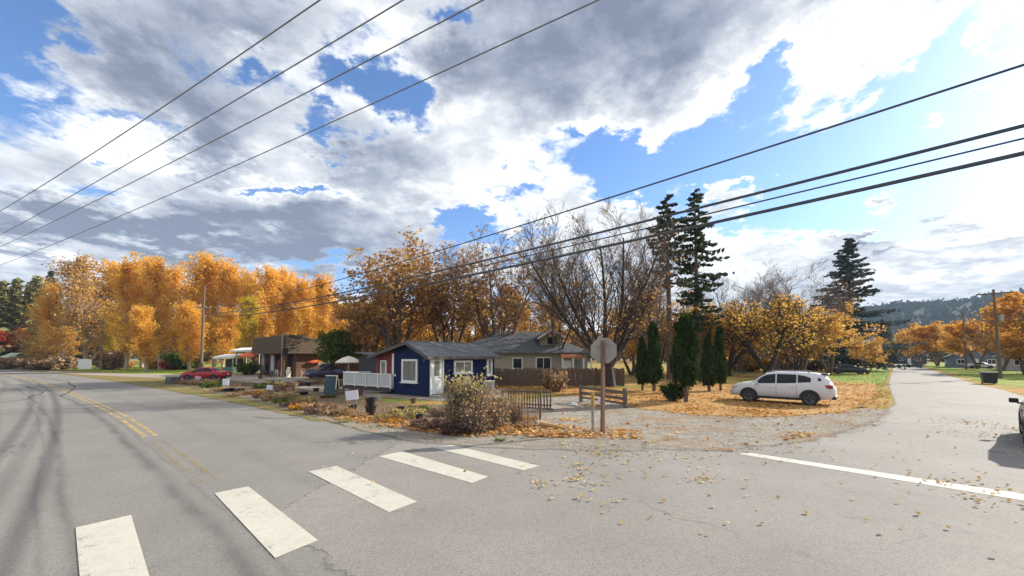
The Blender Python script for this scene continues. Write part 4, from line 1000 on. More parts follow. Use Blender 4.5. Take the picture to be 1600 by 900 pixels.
bn = thing('dark_bin', 'dark wheeled refuse bin on the street verge', 'bin', (*G(1546, 600), 0), R(-40))
MB().add([(-.4,-.42,.08),(.4,-.42,.08),(.4,.42,.08),(-.4,.42,.08),(-.5,-.52,1.02),(.5,-.52,1.02),(.5,.52,1.02),(-.5,.52,1.02)], [(0,3,2,1),(4,5,6,7),(0,1,5,4),(1,2,6,5),(2,3,7,6),(3,0,4,7)]).build('tub', mat('bin_plastic', (.012, .016, .026), (.02, .024, .034), scale=6, rough=.45), bn, bevel=.02)
MB().box((0, 0, 1.06), (1.1, 1.12, .07)).build('lid', MATS['bin_plastic'], bn, bevel=.02)
for x in (-.36, .36): MB().tube([(x - .04, .46, .11), (x + .04, .46, .11)], .11, 12).build('wheel', M_rubber, bn)
gcn = thing('metal_drum', 'light grey metal drum at the far end of the blue house', 'drum', (*G(764, 619), 0), 0)
MB().lathe([(.36, 0), (.36, .3), (.38, .32), (.36, .34), (.36, .62), (.38, .64), (.36, .66), (.36, .95), (.38, .97)], n=18).build('drum_body', M_steel, gcn, smooth=True)
MB().lathe([(0, .94), (.37, .975), (.37, .99), (0, .98)], n=18).build('drum_lid', M_white, gcn)
rk = thing('white_post', 'short white post behind the sign post', 'post', (*G(936, 634), 0), 0)
MB().box((0, 0, .22), (.12, .12, .44)).build('post_shaft', M_white, rk)
rk = thing('pale_rock', 'small pale rock lying on the gravel near the rail fence', 'rock', (*G(897, 634), 0), 0)
MB().lathe([(.10, 0), (.17, .05), (.14, .14), (.05, .18)], n=9).build('stone', M_sign_white, rk)
lg = thing('driftwood', 'pale bleached log lying on leaves by the stake', 'log', (*G(850, 668), 0), R(-24))
MB().tube([(-.15, 0, .16), (.1, .02, .10), (.45, 0, .08), (.8, -.05, .05)], [.10, .085, .07, .03], 8).build('log_body', mat('driftwood_bark', (.55, .36, .18), (.42, .27, .14), scale=6, rough=.9), lg)

# furniture and clutter before the shop
def chair_set(label, px, py, mt, rz):
    t = thing('garden_chair', label, 'chair', (*G(px, py), 0), rz, 'garden chairs before the shop')
    MB().box((0, 0, .44), (.48, .46, .04)).build('seat', mt, t)
    for k in range(4): MB().box((-.16 + k * .107, .23, .70), (.08, .025, .46), 0, R(-8)).build('slat', mt, t)
    for x in (-.21, .21):
        for y in (-.2, .21): MB().box((x, y, .21), (.045, .045, .42)).build('leg', mt, t)
    for x in (-.24, .24): MB().box((x, 0, .64), (.05, .44, .03)).build('armrest', mt, t)
def table(label, px, py, mt):
    t = thing('garden_table', label, 'table', (*G(px, py), 0), rnd.uniform(0, 1))
    MB().lathe([(.5, .70), (.52, .72), (.5, .74)], n=16).build('tabletop', mt, t)
    for a in range(4): MB().tube([(.1*math.cos(a*1.57), .1*math.sin(a*1.57), .7), (.34*math.cos(a*1.57), .34*math.sin(a*1.57), 0)], .025, 6).build('leg', mt, t)
table('dark round garden table before the shop panels', 420, 590, M_black)
for px, py, m_, rz, lab in [(412, 590, M_black, .4, 'black garden chair left of the dark round table'), (428, 591, M_black, 2.6, 'black garden chair right of the dark round table'), (434, 589, M_white, 1.2, 'white garden chair beside the wood pillar'), (474, 590, M_white, 2.2, 'white garden chair by the tiered fountain'), (484, 588, M_red, .2, 'red garden chair below the orange red umbrella')]:
    chair_set(lab, px, py, m_, rz)
def crate(label, px, py, w, h, mt, rz):
    t = thing('wooden_crate', label, 'crate', (*G(px, py), 0), rz)
    n = max(2, int(h / .14))
    for k in range(n):
        for y in (-w*.4, w*.4): MB().box((0, y, (k + .5) * h / n), (w, .02, h / n * .78)).build('slat', mt, t)
        for x in (-w*.5, w*.5): MB().box((x, 0, (k + .5) * h / n), (.02, w*.78, h / n * .78)).build('slat', mt, t)
    for x in (-w*.47, w*.47):
        for y in (-w*.37, w*.37): MB().box((x, y, h/2), (.04, .04, h)).build('corner', mt, t)
    MB().box((0, 0, h*.6), (w*.9, w*.74, .03)).build('soil', M_soil, t)
crate('brown slatted planter crate before the red car', 338, 600, .9, .5, M_wood, .3)
crate('low wooden planter crate among the bed plants', 444, 612, 1.0, .35, M_wood, -.2)
crate('small planter crate near the little white sign', 384, 604, .6, .36, M_wood_h, .5)
pot('black pot left of the tiny white tag sign', 412, 606, .26, .34)
pot('black pot in the lot in front of the cream statue', 452, 604, .26, .34)
pot('brown glazed pot in the lot before the tiered fountain', 466, 602, .28, .42, mt=M_brownwall)
pot('grey pot behind the folding board', 524, 606, .26, .4, mt=M_concrete)
pot('tall black pot by the cream umbrella', 538, 603, .28, .5)
pot('black pot beside the grey crate at the bed tip', 281, 599, .24, .3)
crate('dark crate under the yellow umbrella', 500, 600, .9, .6, M_wood, .4)
crate('weathered crate in the middle of the lot', 428, 603, .9, .5, M_wood_h, -.3)
crate('wooden crate beside the folding board', 531, 617, .5, .4, M_wood_h, .2)
crate('weathered crate at the deck corner', 556, 618, .7, .45, M_wood, .1)
pot('terracotta pot before the shop post', 407, 592, .25, .4, mt=M_brownwall)
pot('black pot under the brown wiry plant', 432, 618, .24, .26)
pot('black pot near the planter crate by the red car', 328, 605, .28, .3)
pot('black pot by the purple car bumper', 482, 603, .24, .3)
pot('black pot in the gravel beyond the amber mound', 494, 612, .22, .26)
pot('grey pot in the gravel before the deck', 590, 626, .18, .25, mt=M_concrete)
pot('small black pot at the roadside end of the bed', 655, 655, .15, .2)
pot('terracotta pot on the gravel before the house corner', 646, 630, .18, .26, mt=M_brownwall)

# ------------------------------------------------------------------ trees
def norm(v):
    l = math.sqrt(v[0]*v[0] + v[1]*v[1] + v[2]*v[2]) or 1.0; return (v[0]/l, v[1]/l, v[2]/l)
def rot_out(rg, d, ang):
    """direction leaning away from d by ang at a random bearing"""
    a = (1, 0, 0) if abs(d[0]) < .8 else (0, 1, 0)
    u = norm((d[1]*a[2]-d[2]*a[1], d[2]*a[0]-d[0]*a[2], d[0]*a[1]-d[1]*a[0])); v = (d[1]*u[2]-d[2]*u[1], d[2]*u[0]-d[0]*u[2], d[0]*u[1]-d[1]*u[0])
    w = rg.uniform(0, 2*math.pi); c, s, ca, sa = math.cos(w), math.sin(w), math.cos(ang), math.sin(ang)
    return norm(tuple(d[i]*ca + (u[i]*c + v[i]*s)*sa for i in range(3)))
def grow(out, rg, S, p, d, L, r, lv):
    n = S['seg'][lv]; st = L / n; pts = [p]; wob, up = S['wob'][lv], S['up'][lv]
    for i in range(n):
        d = norm((d[0] + rg.gauss(0, wob), d[1] + rg.gauss(0, wob), d[2] + rg.gauss(0, wob*.7) + up)); p = (p[0]+d[0]*st, p[1]+d[1]*st, p[2]+d[2]*st); pts.append(p)
    end = S['end'][lv]; rad = [r * (1 - (1 - end) * i / n) for i in range(n + 1)]
    out[lv].append((pts, rad))
    if lv + 1 >= len(S['seg']): return
    nc = S['n'][lv]; nc = nc if isinstance(nc, int) else rg.randint(*nc)
    for k in range(nc):
        t = S['t0'][lv] + (S.get('t1', [1]*9)[lv] - S['t0'][lv]) * (k + rg.random()) / nc
        x = t * n; i = min(int(x), n - 1); f = x - i; a, b = pts[i], pts[i+1]
        q = tuple(a[j] + (b[j]-a[j])*f for j in range(3)); dd = norm(tuple(b[j]-a[j] for j in range(3)))
        lo, hi = S['ang'][lv]; nd = rot_out(rg, dd, rg.uniform(lo, hi))
        if nd[2] < S.get('minz', -1): nd = norm((nd[0], nd[1], S['minz'] + rg.uniform(0, .15)))
        prof = S['prof'](t) if (lv == 0 and 'prof' in S) else (1 - S['fall'][lv] * t)
        grow(out, rg, S, q, nd, L * S['ratio'][lv] * prof * rg.uniform(*S.get('var', (.75, 1.2))), (rad[i] + (rad[i+1]-rad[i])*f) * S['thin'][lv] * rg.uniform(.7, 1), lv + 1)
def leaf_mesh(name, C0, size, rg_seed, flat=0.0, aspect=1.5):
    """one bent diamond leaf (two triangles) at each centre"""
    g_ = np.random.default_rng(rg_seed); C0 = np.asarray(C0, dtype=np.float64); n = len(C0)
    size = np.asarray(size) if hasattr(size, '__len__') else np.full(n, size); size = size * g_.uniform(.65, 1.35, n)
    a = g_.normal(size=(n, 3)); a[:, 2] *= (1 - flat); a /= np.linalg.norm(a, axis=1, keepdims=True)
    b = g_.normal(size=(n, 3)); b[:, 2] *= (1 - flat); b -= a * (a * b).sum(1, keepdims=True); b /= np.linalg.norm(b, axis=1, keepdims=True)
    c = np.cross(a, b)
    s = size[:, None] * .5
    v = np.empty((n, 4, 3)); v[:, 0] = C0 - a*s*aspect; v[:, 1] = C0 + b*s + c*s*.25; v[:, 2] = C0 + a*s*aspect; v[:, 3] = C0 - b*s + c*s*.25
    me = bpy.data.meshes.new(name); me.vertices.add(4*n); me.vertices.foreach_set('co', v.ravel())
    me.loops.add(4*n); me.loops.foreach_set('vertex_index', np.arange(4*n, dtype=np.int32))
    me.polygons.add(n); me.polygons.foreach_set('loop_start', np.arange(0, 4*n, 4, dtype=np.int32)); me.polygons.foreach_set('loop_total', np.full(n, 4, dtype=np.int32))
    me.update(calc_edges=True); return me
def limbs(out, levels, sides, mn=0.0):
    b = MB()
    for lv in levels:
        for pts, rad in out[lv]: b.tube(pts, [max(r_, mn) for r_ in rad], sides[lv], cap=False)
    me = bpy.data.meshes.new('limbs'); me.from_pydata(b.v, [], b.f); me.shade_smooth(); return me
def make_tree(name, S, seed, leafm, barkm, twigm=None):
    """meshes of one tree: trunk, limbs, crown"""
    rg = random.Random(seed); out = [[] for _ in S['seg']]
    for k in range(S.get('stems', 1)):
        d0 = norm((rg.gauss(0, .12), rg.gauss(0, .12), 1)) if S.get('stems', 1) > 1 else (0, 0, 1)
        if S.get('stems', 1) > 1:
            w = 2*math.pi*k/S['stems'] + rg.uniform(-.4, .4); q = S['splay']*rg.uniform(.6, 1.2); d0 = norm((math.cos(w)*q, math.sin(w)*q, 1))
        grow(out, rg, S, (d0[0]*.3, d0[1]*.3, S.get('bole', 0) - .1), d0, S['H'] * S['trunk'] * rg.uniform(.9, 1.05), S['r'], 0)
    if S.get('bole'):
        hb = S['bole']; out[0].append(([(0, 0, -.15), (.05, 0, hb*.4), (0, .04, hb*.8), (0, 0, hb + .35)], [S['br']*1.35, S['br'], S['br']*.95, S['br']*.7]))
    sides = [8, 5, 4, 3, 3]
    g_ = np.random.default_rng(seed + 1); cs = []
    nl = S['leaves']; tw = []
    for lv in S['leaf_lv']: tw += out[lv]
    if S.get('bush'):                                             # clumps on some boughs, others bare
        tw = [t for t in tw if rg.random() < S['bush'](t[0][-1])]
    per = max(1, int(nl / max(1, len(tw))))
    for pts, rad in tw:
        P = np.array(pts); k = len(P) - 1
        t = g_.uniform(.1, 1.05, per) * k; i = np.clip(t.astype(int), 0, k - 1); f = (t - i)[:, None]
        cs.append(P[i] + (P[i+1] - P[i]) * f + g_.normal(0, S['spread'], (per, 3)) * np.array([1, 1, S.get('zs', .8)]))
    cs = np.concatenate(cs) if cs else np.zeros((1, 3)); cs = cs[cs[:, 2] > S.get('floor', .5)]
    top = max(p[2] for l in out for pts, _ in l for p in pts)
    sd = S.get('barelv', len(S['seg']))
    return dict(name=name, H=max(top, 1), trunk=(limbs(out, [0], sides), barkm), limb=(limbs(out, range(1, min(sd, len(S['seg']))), sides, S.get('mintwig', 0)), twigm or barkm),
                crown=(leaf_mesh('crown', cs, S['leaf'], seed + 2, S.get('flat', 0)), leafm))
def plant_tree(T, label, cat, x, y, h, wide=1.0, rz=None, group=None, name=None):
    k = h / T['H']
    r = thing(name or T['name'], label, cat, (x, y, 0), rnd.uniform(0, 6.28) if rz is None else rz, group)
    r.scale = (k * wide, k * wide, k)
    for part in ('trunk', 'limb', 'crown'):
        if part in T and T[part] is not None:
            me, m_ = T[part]; link('branches' if part == 'limb' else part, me, m_, r)
    return r
def tree_at(T, label, px, py_top, Y, wide=1.0, cat='tree', rz=None, group=None, name=None):
    x, h = XZ(px, py_top, Y); return plant_tree(T, label, cat, x, Y, h, wide, rz, group, name)

Lf_poplar = leafmat('leaves_poplar', [(.48, .26, .045), (.70, .40, .065), (.84, .51, .10), (.88, .62, .22)], .6)
Lf_poplar_y = leafmat('leaves_gold', [(.32, .26, .04), (.58, .42, .05), (.76, .54, .08)], .45)
Lf_tan = leafmat('leaves_tan', [(.30, .19, .08), (.48, .29, .10), (.60, .36, .11)], .4)
Lf_brown = leafmat('leaves_russet', [(.18, .095, .04), (.32, .165, .06), (.46, .26, .09), (.60, .40, .14)], .5)
Lf_amber = leafmat('leaves_amber', [(.34, .18, .05), (.56, .32, .08), (.70, .46, .12)], .55)
Lf_yellow = leafmat('leaves_yellow', [(.32, .18, .05), (.54, .32, .065), (.70, .46, .11)], .5)
Lf_bare = leafmat('leaves_sparse', [(.22, .12, .05), (.40, .22, .07), (.56, .34, .09)], .4)
Lf_red = leafmat('leaves_red', [(.22, .03, .02), (.44, .07, .03), (.55, .13, .04)], .45)
Lf_orange = leafmat('leaves_orange', [(.36, .16, .035), (.58, .28, .05), (.70, .42, .09)], .45)
Lf_conifer = leafmat('needles_dark', [(.035, .05, .028), (.06, .085, .045), (.09, .115, .06)], .15)
Lf_spruce = leafmat('needles_blue', [(.05, .07, .068), (.085, .11, .105), (.13, .155, .14)], .15)
Lf_olive = leafmat('needles_olive', [(.13, .14, .06), (.21, .21, .09), (.32, .28, .12)], .25)
Lf_thuja = leafmat('sprays_thuja', [(.016, .03, .012), (.035, .06, .02), (.085, .105, .035)], .15)
Lf_green = leafmat('leaves_green', [(.06, .09, .02), (.11, .15, .035), (.19, .21, .06)], .35)
Lf_drybrown = leafmat('leaves_dry', [(.24, .15, .085), (.40, .26, .15), (.54, .40, .25)], .3)
Lf_purple = leafmat('leaves_plum', [(.08, .05, .045), (.16, .10, .085), (.26, .17, .13)], .3)
Lf_mixed = leafmat('leaves_mixed', [(.20, .16, .07), (.36, .33, .11), (.50, .40, .20), (.52, .32, .25)], .45)

S_pop = dict(H=26, trunk=1.0, r=.42, seg=[12, 6, 3], wob=[.03, .07, .12], up=[.02, .16, .10], end=[.12, .15, .2], n=[64, 6], t0=[.10, .2], t1=[.985, 1], ang=[(R(24), R(44)), (R(22), R(50))],
             ratio=[.215, .42], fall=[.4, .4], thin=[.34, .4], leaf_lv=[1, 2], leaves=13000, var=(.5, 1.4), spread=.44, leaf=.28, floor=1.6, prof=lambda t: (.62 + .75 * math.sin(math.pi * min(1, t * .95)) ** .8) * (1.2 - .45 * t), barelv=2)
pops = [make_tree('poplar_tree', S_pop, 11 + i, Lf_poplar, M_bark_pale) for i in range(3)]
S_pale = dict(S_pop); S_pale.update(leaves=5200, spread=.6, leaf=.34, barelv=3, n=[60, 9], ratio=[.26, .45])
T_pale = make_tree('pale_tree', S_pale, 31, Lf_tan, M_bark_pale)
T_gold = make_tree('gold_poplar', dict(S_pop, leaves=12000), 41, Lf_poplar_y, M_bark_pale)
S_maple = dict(H=16, trunk=.62, stems=5, splay=.34, r=.20, seg=[7, 5, 4, 3], wob=[.06, .12, .16, .2], up=[.05, .10, .06, .03], end=[.25, .2, .2, .3], n=[9, 6, 5], t0=[.28, .25, .2], ang=[(R(25), R(60)), (R(25), R(60)), (R(25), R(65))],
               ratio=[.62, .50, .5], fall=[.45, .35, .3], thin=[.5, .5, .55], leaf_lv=[2, 3], leaves=7000, spread=.24, leaf=.20, floor=1.2, bush=lambda p: .55)
T_maple = make_tree('russet_maple', S_maple, 52, Lf_brown, M_bark_brown)
T_maple2 = make_tree('amber_maple', dict(S_maple, leaves=4200, stems=4, mintwig=.014, n=[12, 8, 6], spread=.2, leaf=.19, bush=lambda p: .8 if p[2] < 9 else .28), 57, Lf_brown, M_bark_brown)
T_amber = make_tree('amber_tree', dict(S_maple, leaves=5600, stems=3, splay=.3, leaf=.2), 63, Lf_amber, M_bark_brown)
T_yellow = make_tree('yellow_tree', dict(S_maple, H=11, mintwig=.016, n=[11, 8, 6], stems=5, splay=.65, leaves=4600, spread=.26, leaf=.15, floor=.8, bole=1.0, br=.35, bush=lambda p: .62), 71, Lf_yellow, M_bark)
S_bare = dict(H=15, trunk=.78, stems=9, splay=.62, r=.19, bole=1.9, br=.46, seg=[8, 6, 4, 3], wob=[.06, .09, .13, .16], up=[.035, .11, .07, .04], end=[.25, .2, .2, .35], mintwig=.009, n=[13, 10, 8], t0=[.15, .15, .12], ang=[(R(18), R(46)), (R(18), R(48)), (R(18), R(52))],
              ratio=[.52, .46, .48], fall=[.4, .35, .3], thin=[.52, .48, .5], leaf_lv=[2, 3], leaves=2400, spread=.2, leaf=.14, floor=2.2, bush=lambda p: .4 if p[2] < 6.5 else (.16 if p[2] < 10 else .03))
M_twig_dark = mat('twig_dark', (.10, .072, .062), (.055, .04, .037), scale=3, rough=.9)
T_bare = make_tree('bare_tree', S_bare, 83, Lf_bare, M_bark, M_twig_dark)
T_bare2 = make_tree('bare_tree', dict(S_bare, stems=4, splay=.25, leaves=1200, trunk=.9, bole=1.2, br=.28, r=.15), 87, Lf_bare, M_bark_brown, M_twig)
T_red = make_tree('red_maple', dict(S_maple, leaves=9000, spread=.45, leaf=.34), 91, Lf_red, M_bark_brown)
T_orange = make_tree('orange_tree', dict(S_maple, leaves=8500, spread=.4, leaf=.30, stems=3, splay=.28), 95, Lf_orange, M_bark_brown)

def conifer(name, H, rbase, crown0, seed, nb, leafm, droop, dens, size, prof, bark=None, gap=0.0):
    rg = random.Random(seed); cs = []; b = MB(); lm = MB()
    b.tube([(0, 0, -.1), (rg.uniform(-.1, .1), 0, H*.5), (0, rg.uniform(-.1, .1), H)], [H*.017, H*.011, .02], 8, cap=False)
    for i in range(nb):
        t = (i + rg.random()) / nb; z = H * (crown0 + (1 - crown0) * t)
        if rg.random() < gap: continue
        w = i * 2.4 + rg.uniform(-.5, .5); L_ = rbase * prof(t) * rg.uniform(.6, 1.15)
        tip = (L_ * math.cos(w), L_ * math.sin(w)); pts = []
        for k in range(5):
            q = k / 4; pts.append((tip[0]*q, tip[1]*q, z + L_ * (-droop * q + (droop * .75) * q * q)))
        lm.tube(pts, [max(.015, H*.0028*(1-t)+.015) * (1 - .8*k/4) for k in range(5)], 3, cap=False)
        m_ = int(dens * L_) + 2
        for k in range(m_):
            q = rg.uniform(.18, 1.02); f = q * 4; j = min(3, int(f)); f -= j; p = [pts[j][c_] + (pts[j+1][c_] - pts[j][c_]) * f for c_ in range(3)]
            s_ = L_ * .22 * (1.1 - q * .6)
            cs.append((p[0] + rg.gauss(0, s_*.75), p[1] + rg.gauss(0, s_*.75), p[2] - abs(rg.gauss(0, s_*.35))))
    me = bpy.data.meshes.new('limbs'); me.from_pydata(lm.v, [], lm.f)
    tm = bpy.data.meshes.new('trunk'); tm.from_pydata(b.v, [], b.f); tm.shade_smooth()
    return dict(name=name, H=H, trunk=(tm, bark or M_bark_brown), limb=(me, bark or M_bark_brown), crown=(leaf_mesh('crown', cs, size, seed, .45, 1.7), leafm))
T_fir = conifer('tall_fir', 21, 2.3, .50, 5, 80, Lf_conifer, .45, 22, .32, lambda t: (.42 + .75*math.sin(math.pi*min(1, t*1.02)))*(1.05 - .45*t), gap=.38)
T_fir2 = conifer('tall_fir', 21, 3.0, .26, 6, 120, Lf_conifer, .45, 21, .32, lambda t: (.45 + .6*math.sin(math.pi*min(1, t*1.02)))*(1.1 - .6*t), gap=.32)
T_spruce = conifer('spruce_tree', 21, 6.0, .06, 8, 170, Lf_spruce, .28, 19, .36, lambda t: (1 - t)**.85*1.0 + .06, gap=.2)
T_far = conifer('far_fir', 20, 4.0, .05, 9, 120, Lf_spruce, .35, 14, .7, lambda t: (1 - t)**.8 + .05)
T_faro = conifer('far_fir', 20, 4.2, .05, 10, 110, Lf_olive, .3, 14, .75, lambda t: (.9 - t*.8) + .05)

def thuja(name, seed, H, r, leafm, trunk0, n=7000, prof=None):
    g_ = np.random.default_rng(seed); t = g_.uniform(0, 1, n) ** .9
    pr = prof or (lambda q: np.minimum(1, (q * 5 + .25)) * np.sqrt(np.maximum(0, 1 - q ** 2.6)))
    a = g_.uniform(0, 2*np.pi, n); lump = 1 + .16*np.sin(a*3 + t*9 + seed) + .13*np.sin(a*5 - t*17) + .10*np.sin(a*9 + t*31 + 2*seed)
    rr = r * pr(t) * lump * np.sqrt(g_.uniform(.35, 1.0, n)) + np.abs(g_.normal(0, .09, n))
    P = np.stack([rr*np.cos(a), rr*np.sin(a), H*trunk0 + H*(1-trunk0)*t], 1)
    k = g_.integers(0, n, n // 42); ctr = P[k] * np.array([1.06, 1.06, 1.0]); w_ = g_.integers(0, len(ctr), n)      # upright sprays gathered in tufts
    Q = ctr[w_] + g_.normal(0, 1, (n, 3)) * np.array([.065, .065, .15]); P = np.where(g_.random((n, 1)) < .72, Q, P * np.array([.8, .8, 1]))
    P = P[P[:, 2] > H*trunk0*.9]
    b = MB(); b.tube([(0, 0, -.05), (.02, 0, H*.5), (0, 0, H*.9)], [.15, .1, .02], 7, cap=False)
    for k in range(5):
        w = k*1.3; b.tube([(0, 0, .1), (.18*math.cos(w), .18*math.sin(w), H*.3), (.22*math.cos(w), .22*math.sin(w), H*.6)], [.06, .05, .03], 5, cap=False)
    tm = bpy.data.meshes.new('trunk'); tm.from_pydata(b.v, [], b.f)
    return dict(name=name, H=H, trunk=(tm, M_bark_brown), limb=None, crown=(leaf_mesh('crown', P, .12, seed, -.9, 1.9), leafm))
T_th = thuja('arborvitae', 3, 4.5, .70, Lf_thuja, .22, 8000)
T_th2 = thuja('arborvitae', 4, 4.5, .62, Lf_thuja, .14, 7000, lambda q: np.minimum(1, q*6+.3)*np.maximum(0, 1-q**1.5)**.8)
T_th3 = thuja('arborvitae', 7, 4.4, .72, Lf_thuja, .12, 5200, lambda q: np.minimum(1, q*6+.3)*np.maximum(0, 1-q**1.2)**.8)

# poplar row beyond the lawn
prow = [(205, 393, 78, 1.10, 'broad orange poplar just right of the pale bare tree'), (256, 401, 80, .95, 'twin topped orange poplar third along the row'), (315, 394, 82, 1.2, 'tallest orange poplar rising behind the utility pole'),
        (364, 403, 84, .95, 'orange poplar beside the yellow green one'), (412, 415, 84, 1.0, 'bright orange poplar above the brown shop corner'), (448, 418, 88, 1.0, 'orange poplar directly above the shop roof'),
        (478, 428, 92, .9, 'slim orange poplar between the shop and row end'), (506, 425, 88, 1.0, 'last orange poplar of the row beside the russet maple')]
for i, (px, py, Y, w, lab) in enumerate(prow): tree_at(pops[i % 3], lab, px, py, Y, w, group='row of orange poplars', name='poplar_tree')
for i, (px, py, Y, w, lab) in enumerate([(178, 408, 96, 1.2, 'orange poplar in the rear rank between the first two'), (228, 412, 98, 1.2, 'rear rank orange poplar behind the second and third'), (284, 408, 98, 1.2, 'rear rank orange poplar left of the tallest'),
        (340, 412, 100, 1.2, 'rear rank orange poplar right of the tallest'), (388, 420, 100, 1.2, 'rear rank orange poplar behind the yellow green one'), (430, 424, 102, 1.2, 'rear rank orange poplar over the shop roof'), (464, 430, 104, 1.2, 'rear rank orange poplar near the row end'), (493, 436, 104, 1.2, 'rearmost orange poplar at the row end')]):
    tree_at(pops[(i + 1) % 3], lab, px, py, Y, w, group='row of orange poplars', name='poplar_tree')
tree_at(T_pale, 'pale trunked half bare tan tree at the start of the poplar row', 141, 394, 84, 1.05)
tree_at(T_pale, 'second pale tan tree tucked behind the first', 118, 430, 88, 1.0)
tree_at(T_gold, 'yellow green poplar standing lower in the row', 388, 462, 72, 1.15)
tree_at(pops[1], 'small amber poplar low beneath the row', 232, 478, 66, 1.5, name='poplar_tree')
tree_at(pops[2], 'amber poplar filling the gap low behind the pole', 300, 470, 70, 1.5, name='poplar_tree')
tree_at(pops[0], 'low orange poplar behind the white shelter', 350, 480, 76, 1.5, name='poplar_tree')
tree_at(pops[1], 'low orange poplar behind the shop roof slope', 465, 470, 74, 1.5, name='poplar_tree')
tree_at(pops[0], 'deep orange poplar behind the green bush', 528, 470, 78, 1.3, name='poplar_tree')
tree_at(T_gold, 'small yellow poplar low by the reddish shrub', 186, 488, 86, 1.3)
# far left mixed wood
for (px, py, Y, T, w, lab) in [(4, 440, 95, T_faro, 1.1, 'olive conifer at the frame edge'), (26, 436, 100, T_faro, 1.0, 'olive conifer with a tan crown neighbour'), (44, 446, 105, T_faro, .7, 'thin dark conifer between olive ones'), (58, 432, 98, T_faro, .9, 'yellowish conifer left of the orange crown'),
                               (80, 424, 104, T_far, .8, 'pointed dark conifer rising behind the orange crown'), (66, 440, 104, T_pale, .8, 'grey tan bare tree beside the pointed one')]:
    tree_at(T, lab, px, py, Y, w, group='mixed wood at the far road end')
tree_at(pops[1], 'small orange gold tree beside the dark conifers', 86, 440, 90, .95, name='poplar_tree')
tree_at(T_amber, 'dull brown leafy tree below the orange gold one', 98, 500, 78, 1.3)
tree_at(T_pale, 'bare grey tan tree behind the red maple', 55, 478, 92, 1.4)
tree_at(T_red, 'bright red maple over the green roofed hut', 40, 508, 98, 1.35)
tree_at(T_red, 'small red maple beside the hut wall', 12, 516, 104, 1.2)
tree_at(T_amber, 'brown thicket tree left of the blank sign', 70, 535, 84, 1.8)
# trees behind the blue house
tree_at(T_maple, 'large russet maple towering behind the blue house', 622, 372, 46, 1.18, rz=.6)
tree_at(T_maple, 'smaller russet maple at the left flank of the big one', 575, 440, 48, 1.15, rz=2.2)
tree_at(T_maple2, 'half bare russet tree right of the big maple', 705, 372, 50, 1.0, rz=1.0)
tree_at(T_maple2, 'thin russet tree with bare top left of the dark bare tree', 775, 366, 47, 1.1, rz=4.0)
tree_at(T_amber, 'amber leaved tree low behind the beige house roof', 740, 455, 60, 1.5)
tree_at(T_amber, 'amber tree low behind the blue house ridge', 660, 462, 62, 1.5)
tree_at(T_amber, 'amber tree between the house dormer and bare tree', 835, 450, 64, 1.4)
tree_at(T_orange, 'orange tree glowing behind the russet maple stems', 600, 470, 64, 1.5)
tree_at(T_bare, 'great dark bare tree spreading behind the stop sign', 948, 326, 33.5, 1.24, rz=.4)
tree_at(T_bare2, 'slim bare tree behind the great dark bare tree', 868, 350, 44, 1.2, rz=.9)
tree_at(T_bare2, 'slim bare tree close to the tall firs', 1010, 372, 42, 1.2, rz=3)
tree_at(T_amber, 'amber tree behind the great bare trunk', 985, 455, 56, 1.6)
tree_at(T_yellow, 'sparse amber gold tree at the feet of the tall firs', 1075, 470, 48, 1.0)
tree_at(T_fir, 'slimmer of two tall firs with bare lower trunk', 1042, 303, 45, 1.0, rz=1)
tree_at(T_fir2, 'fuller of two tall firs above the arborvitae', 1086, 298, 46, 1.0, rz=2)
tree_at(T_amber, 'amber tree glowing behind the pointed arborvitae', 1025, 470, 52, 1.4)
tree_at(T_orange, 'low orange tree behind the slender arborvitae', 1104, 492, 56, 1.4)
tree_at(T_amber, 'brown gold tree filling the gap behind the white SUV bonnet', 1160, 500, 62, 1.6)
tree_at(T_amber, 'brown gold tree behind the white SUV roof', 1225, 505, 66, 1.6)
# arborvitae group
def at_ground(T, label, px, py_base, py_top, wide=1.0, rz=None, group=None, name=None, cat='tree'):
    x, y = G(px, py_base); h = XZ(px, py_top, y)[1]; return plant_tree(T, label, cat, x, y, h, wide, rz, group, name)
gq = 'arborvitae columns on the leaf carpet'
at_ground(T_th, 'broadest dark green arborvitae with blunt top', 1072, 629, 500, .80, 0, gq)
at_ground(T_th2, 'pointed arborvitae left of the broad blunt one', 1022, 612, 508, .82, 1, gq)
at_ground(T_th2, 'smallest pointed arborvitae farthest left in the group', 1004, 611, 529, .7, 2, gq)
at_ground(T_th3, 'loose arborvitae right of the broad blunt one', 1108, 612, 526, .8, 3, gq)
at_ground(T_th2, 'slender arborvitae at the right end of the group', 1126, 611, 513, .65, 4, gq)
# yellow trees and the spruce towards the side street
tree_at(T_yellow, 'spreading yellow tree behind the white SUV', 1197, 452, 46, 1.25, rz=1)
tree_at(T_yellow, 'yellow tree tucked behind the arborvitae', 1135, 462, 52, 1.1, rz=3)
tree_at(T_yellow, 'lower golden tree at the right shoulder of the spreading one', 1242, 512, 55, 1.1, rz=5)
tree_at(T_bare2, 'grey bare tree standing behind the yellow trees', 1150, 412, 66, 1.5, rz=5)
tree_at(T_bare2, 'wide grey bare tree behind the spreading yellow tree', 1210, 412, 72, 1.7, rz=1)
tree_at(T_bare2, 'dark bare tree just left of the spruce', 1252, 430, 60, 1.3, rz=2)
tree_at(T_spruce, 'large blue green spruce by the side street', 1325, 371, 74, 1.15, rz=1)
tree_at(T_amber, 'brown half bare tree against the spruce', 1292, 470, 56, 1.4, rz=1)
tree_at(T_amber, 'brown bush tree at the street side of the spruce', 1352, 520, 58, 1.2, rz=3)
tree_at(T_yellow, 'small bright yellow tree at the street corner', 1388, 522, 100, 1.0)
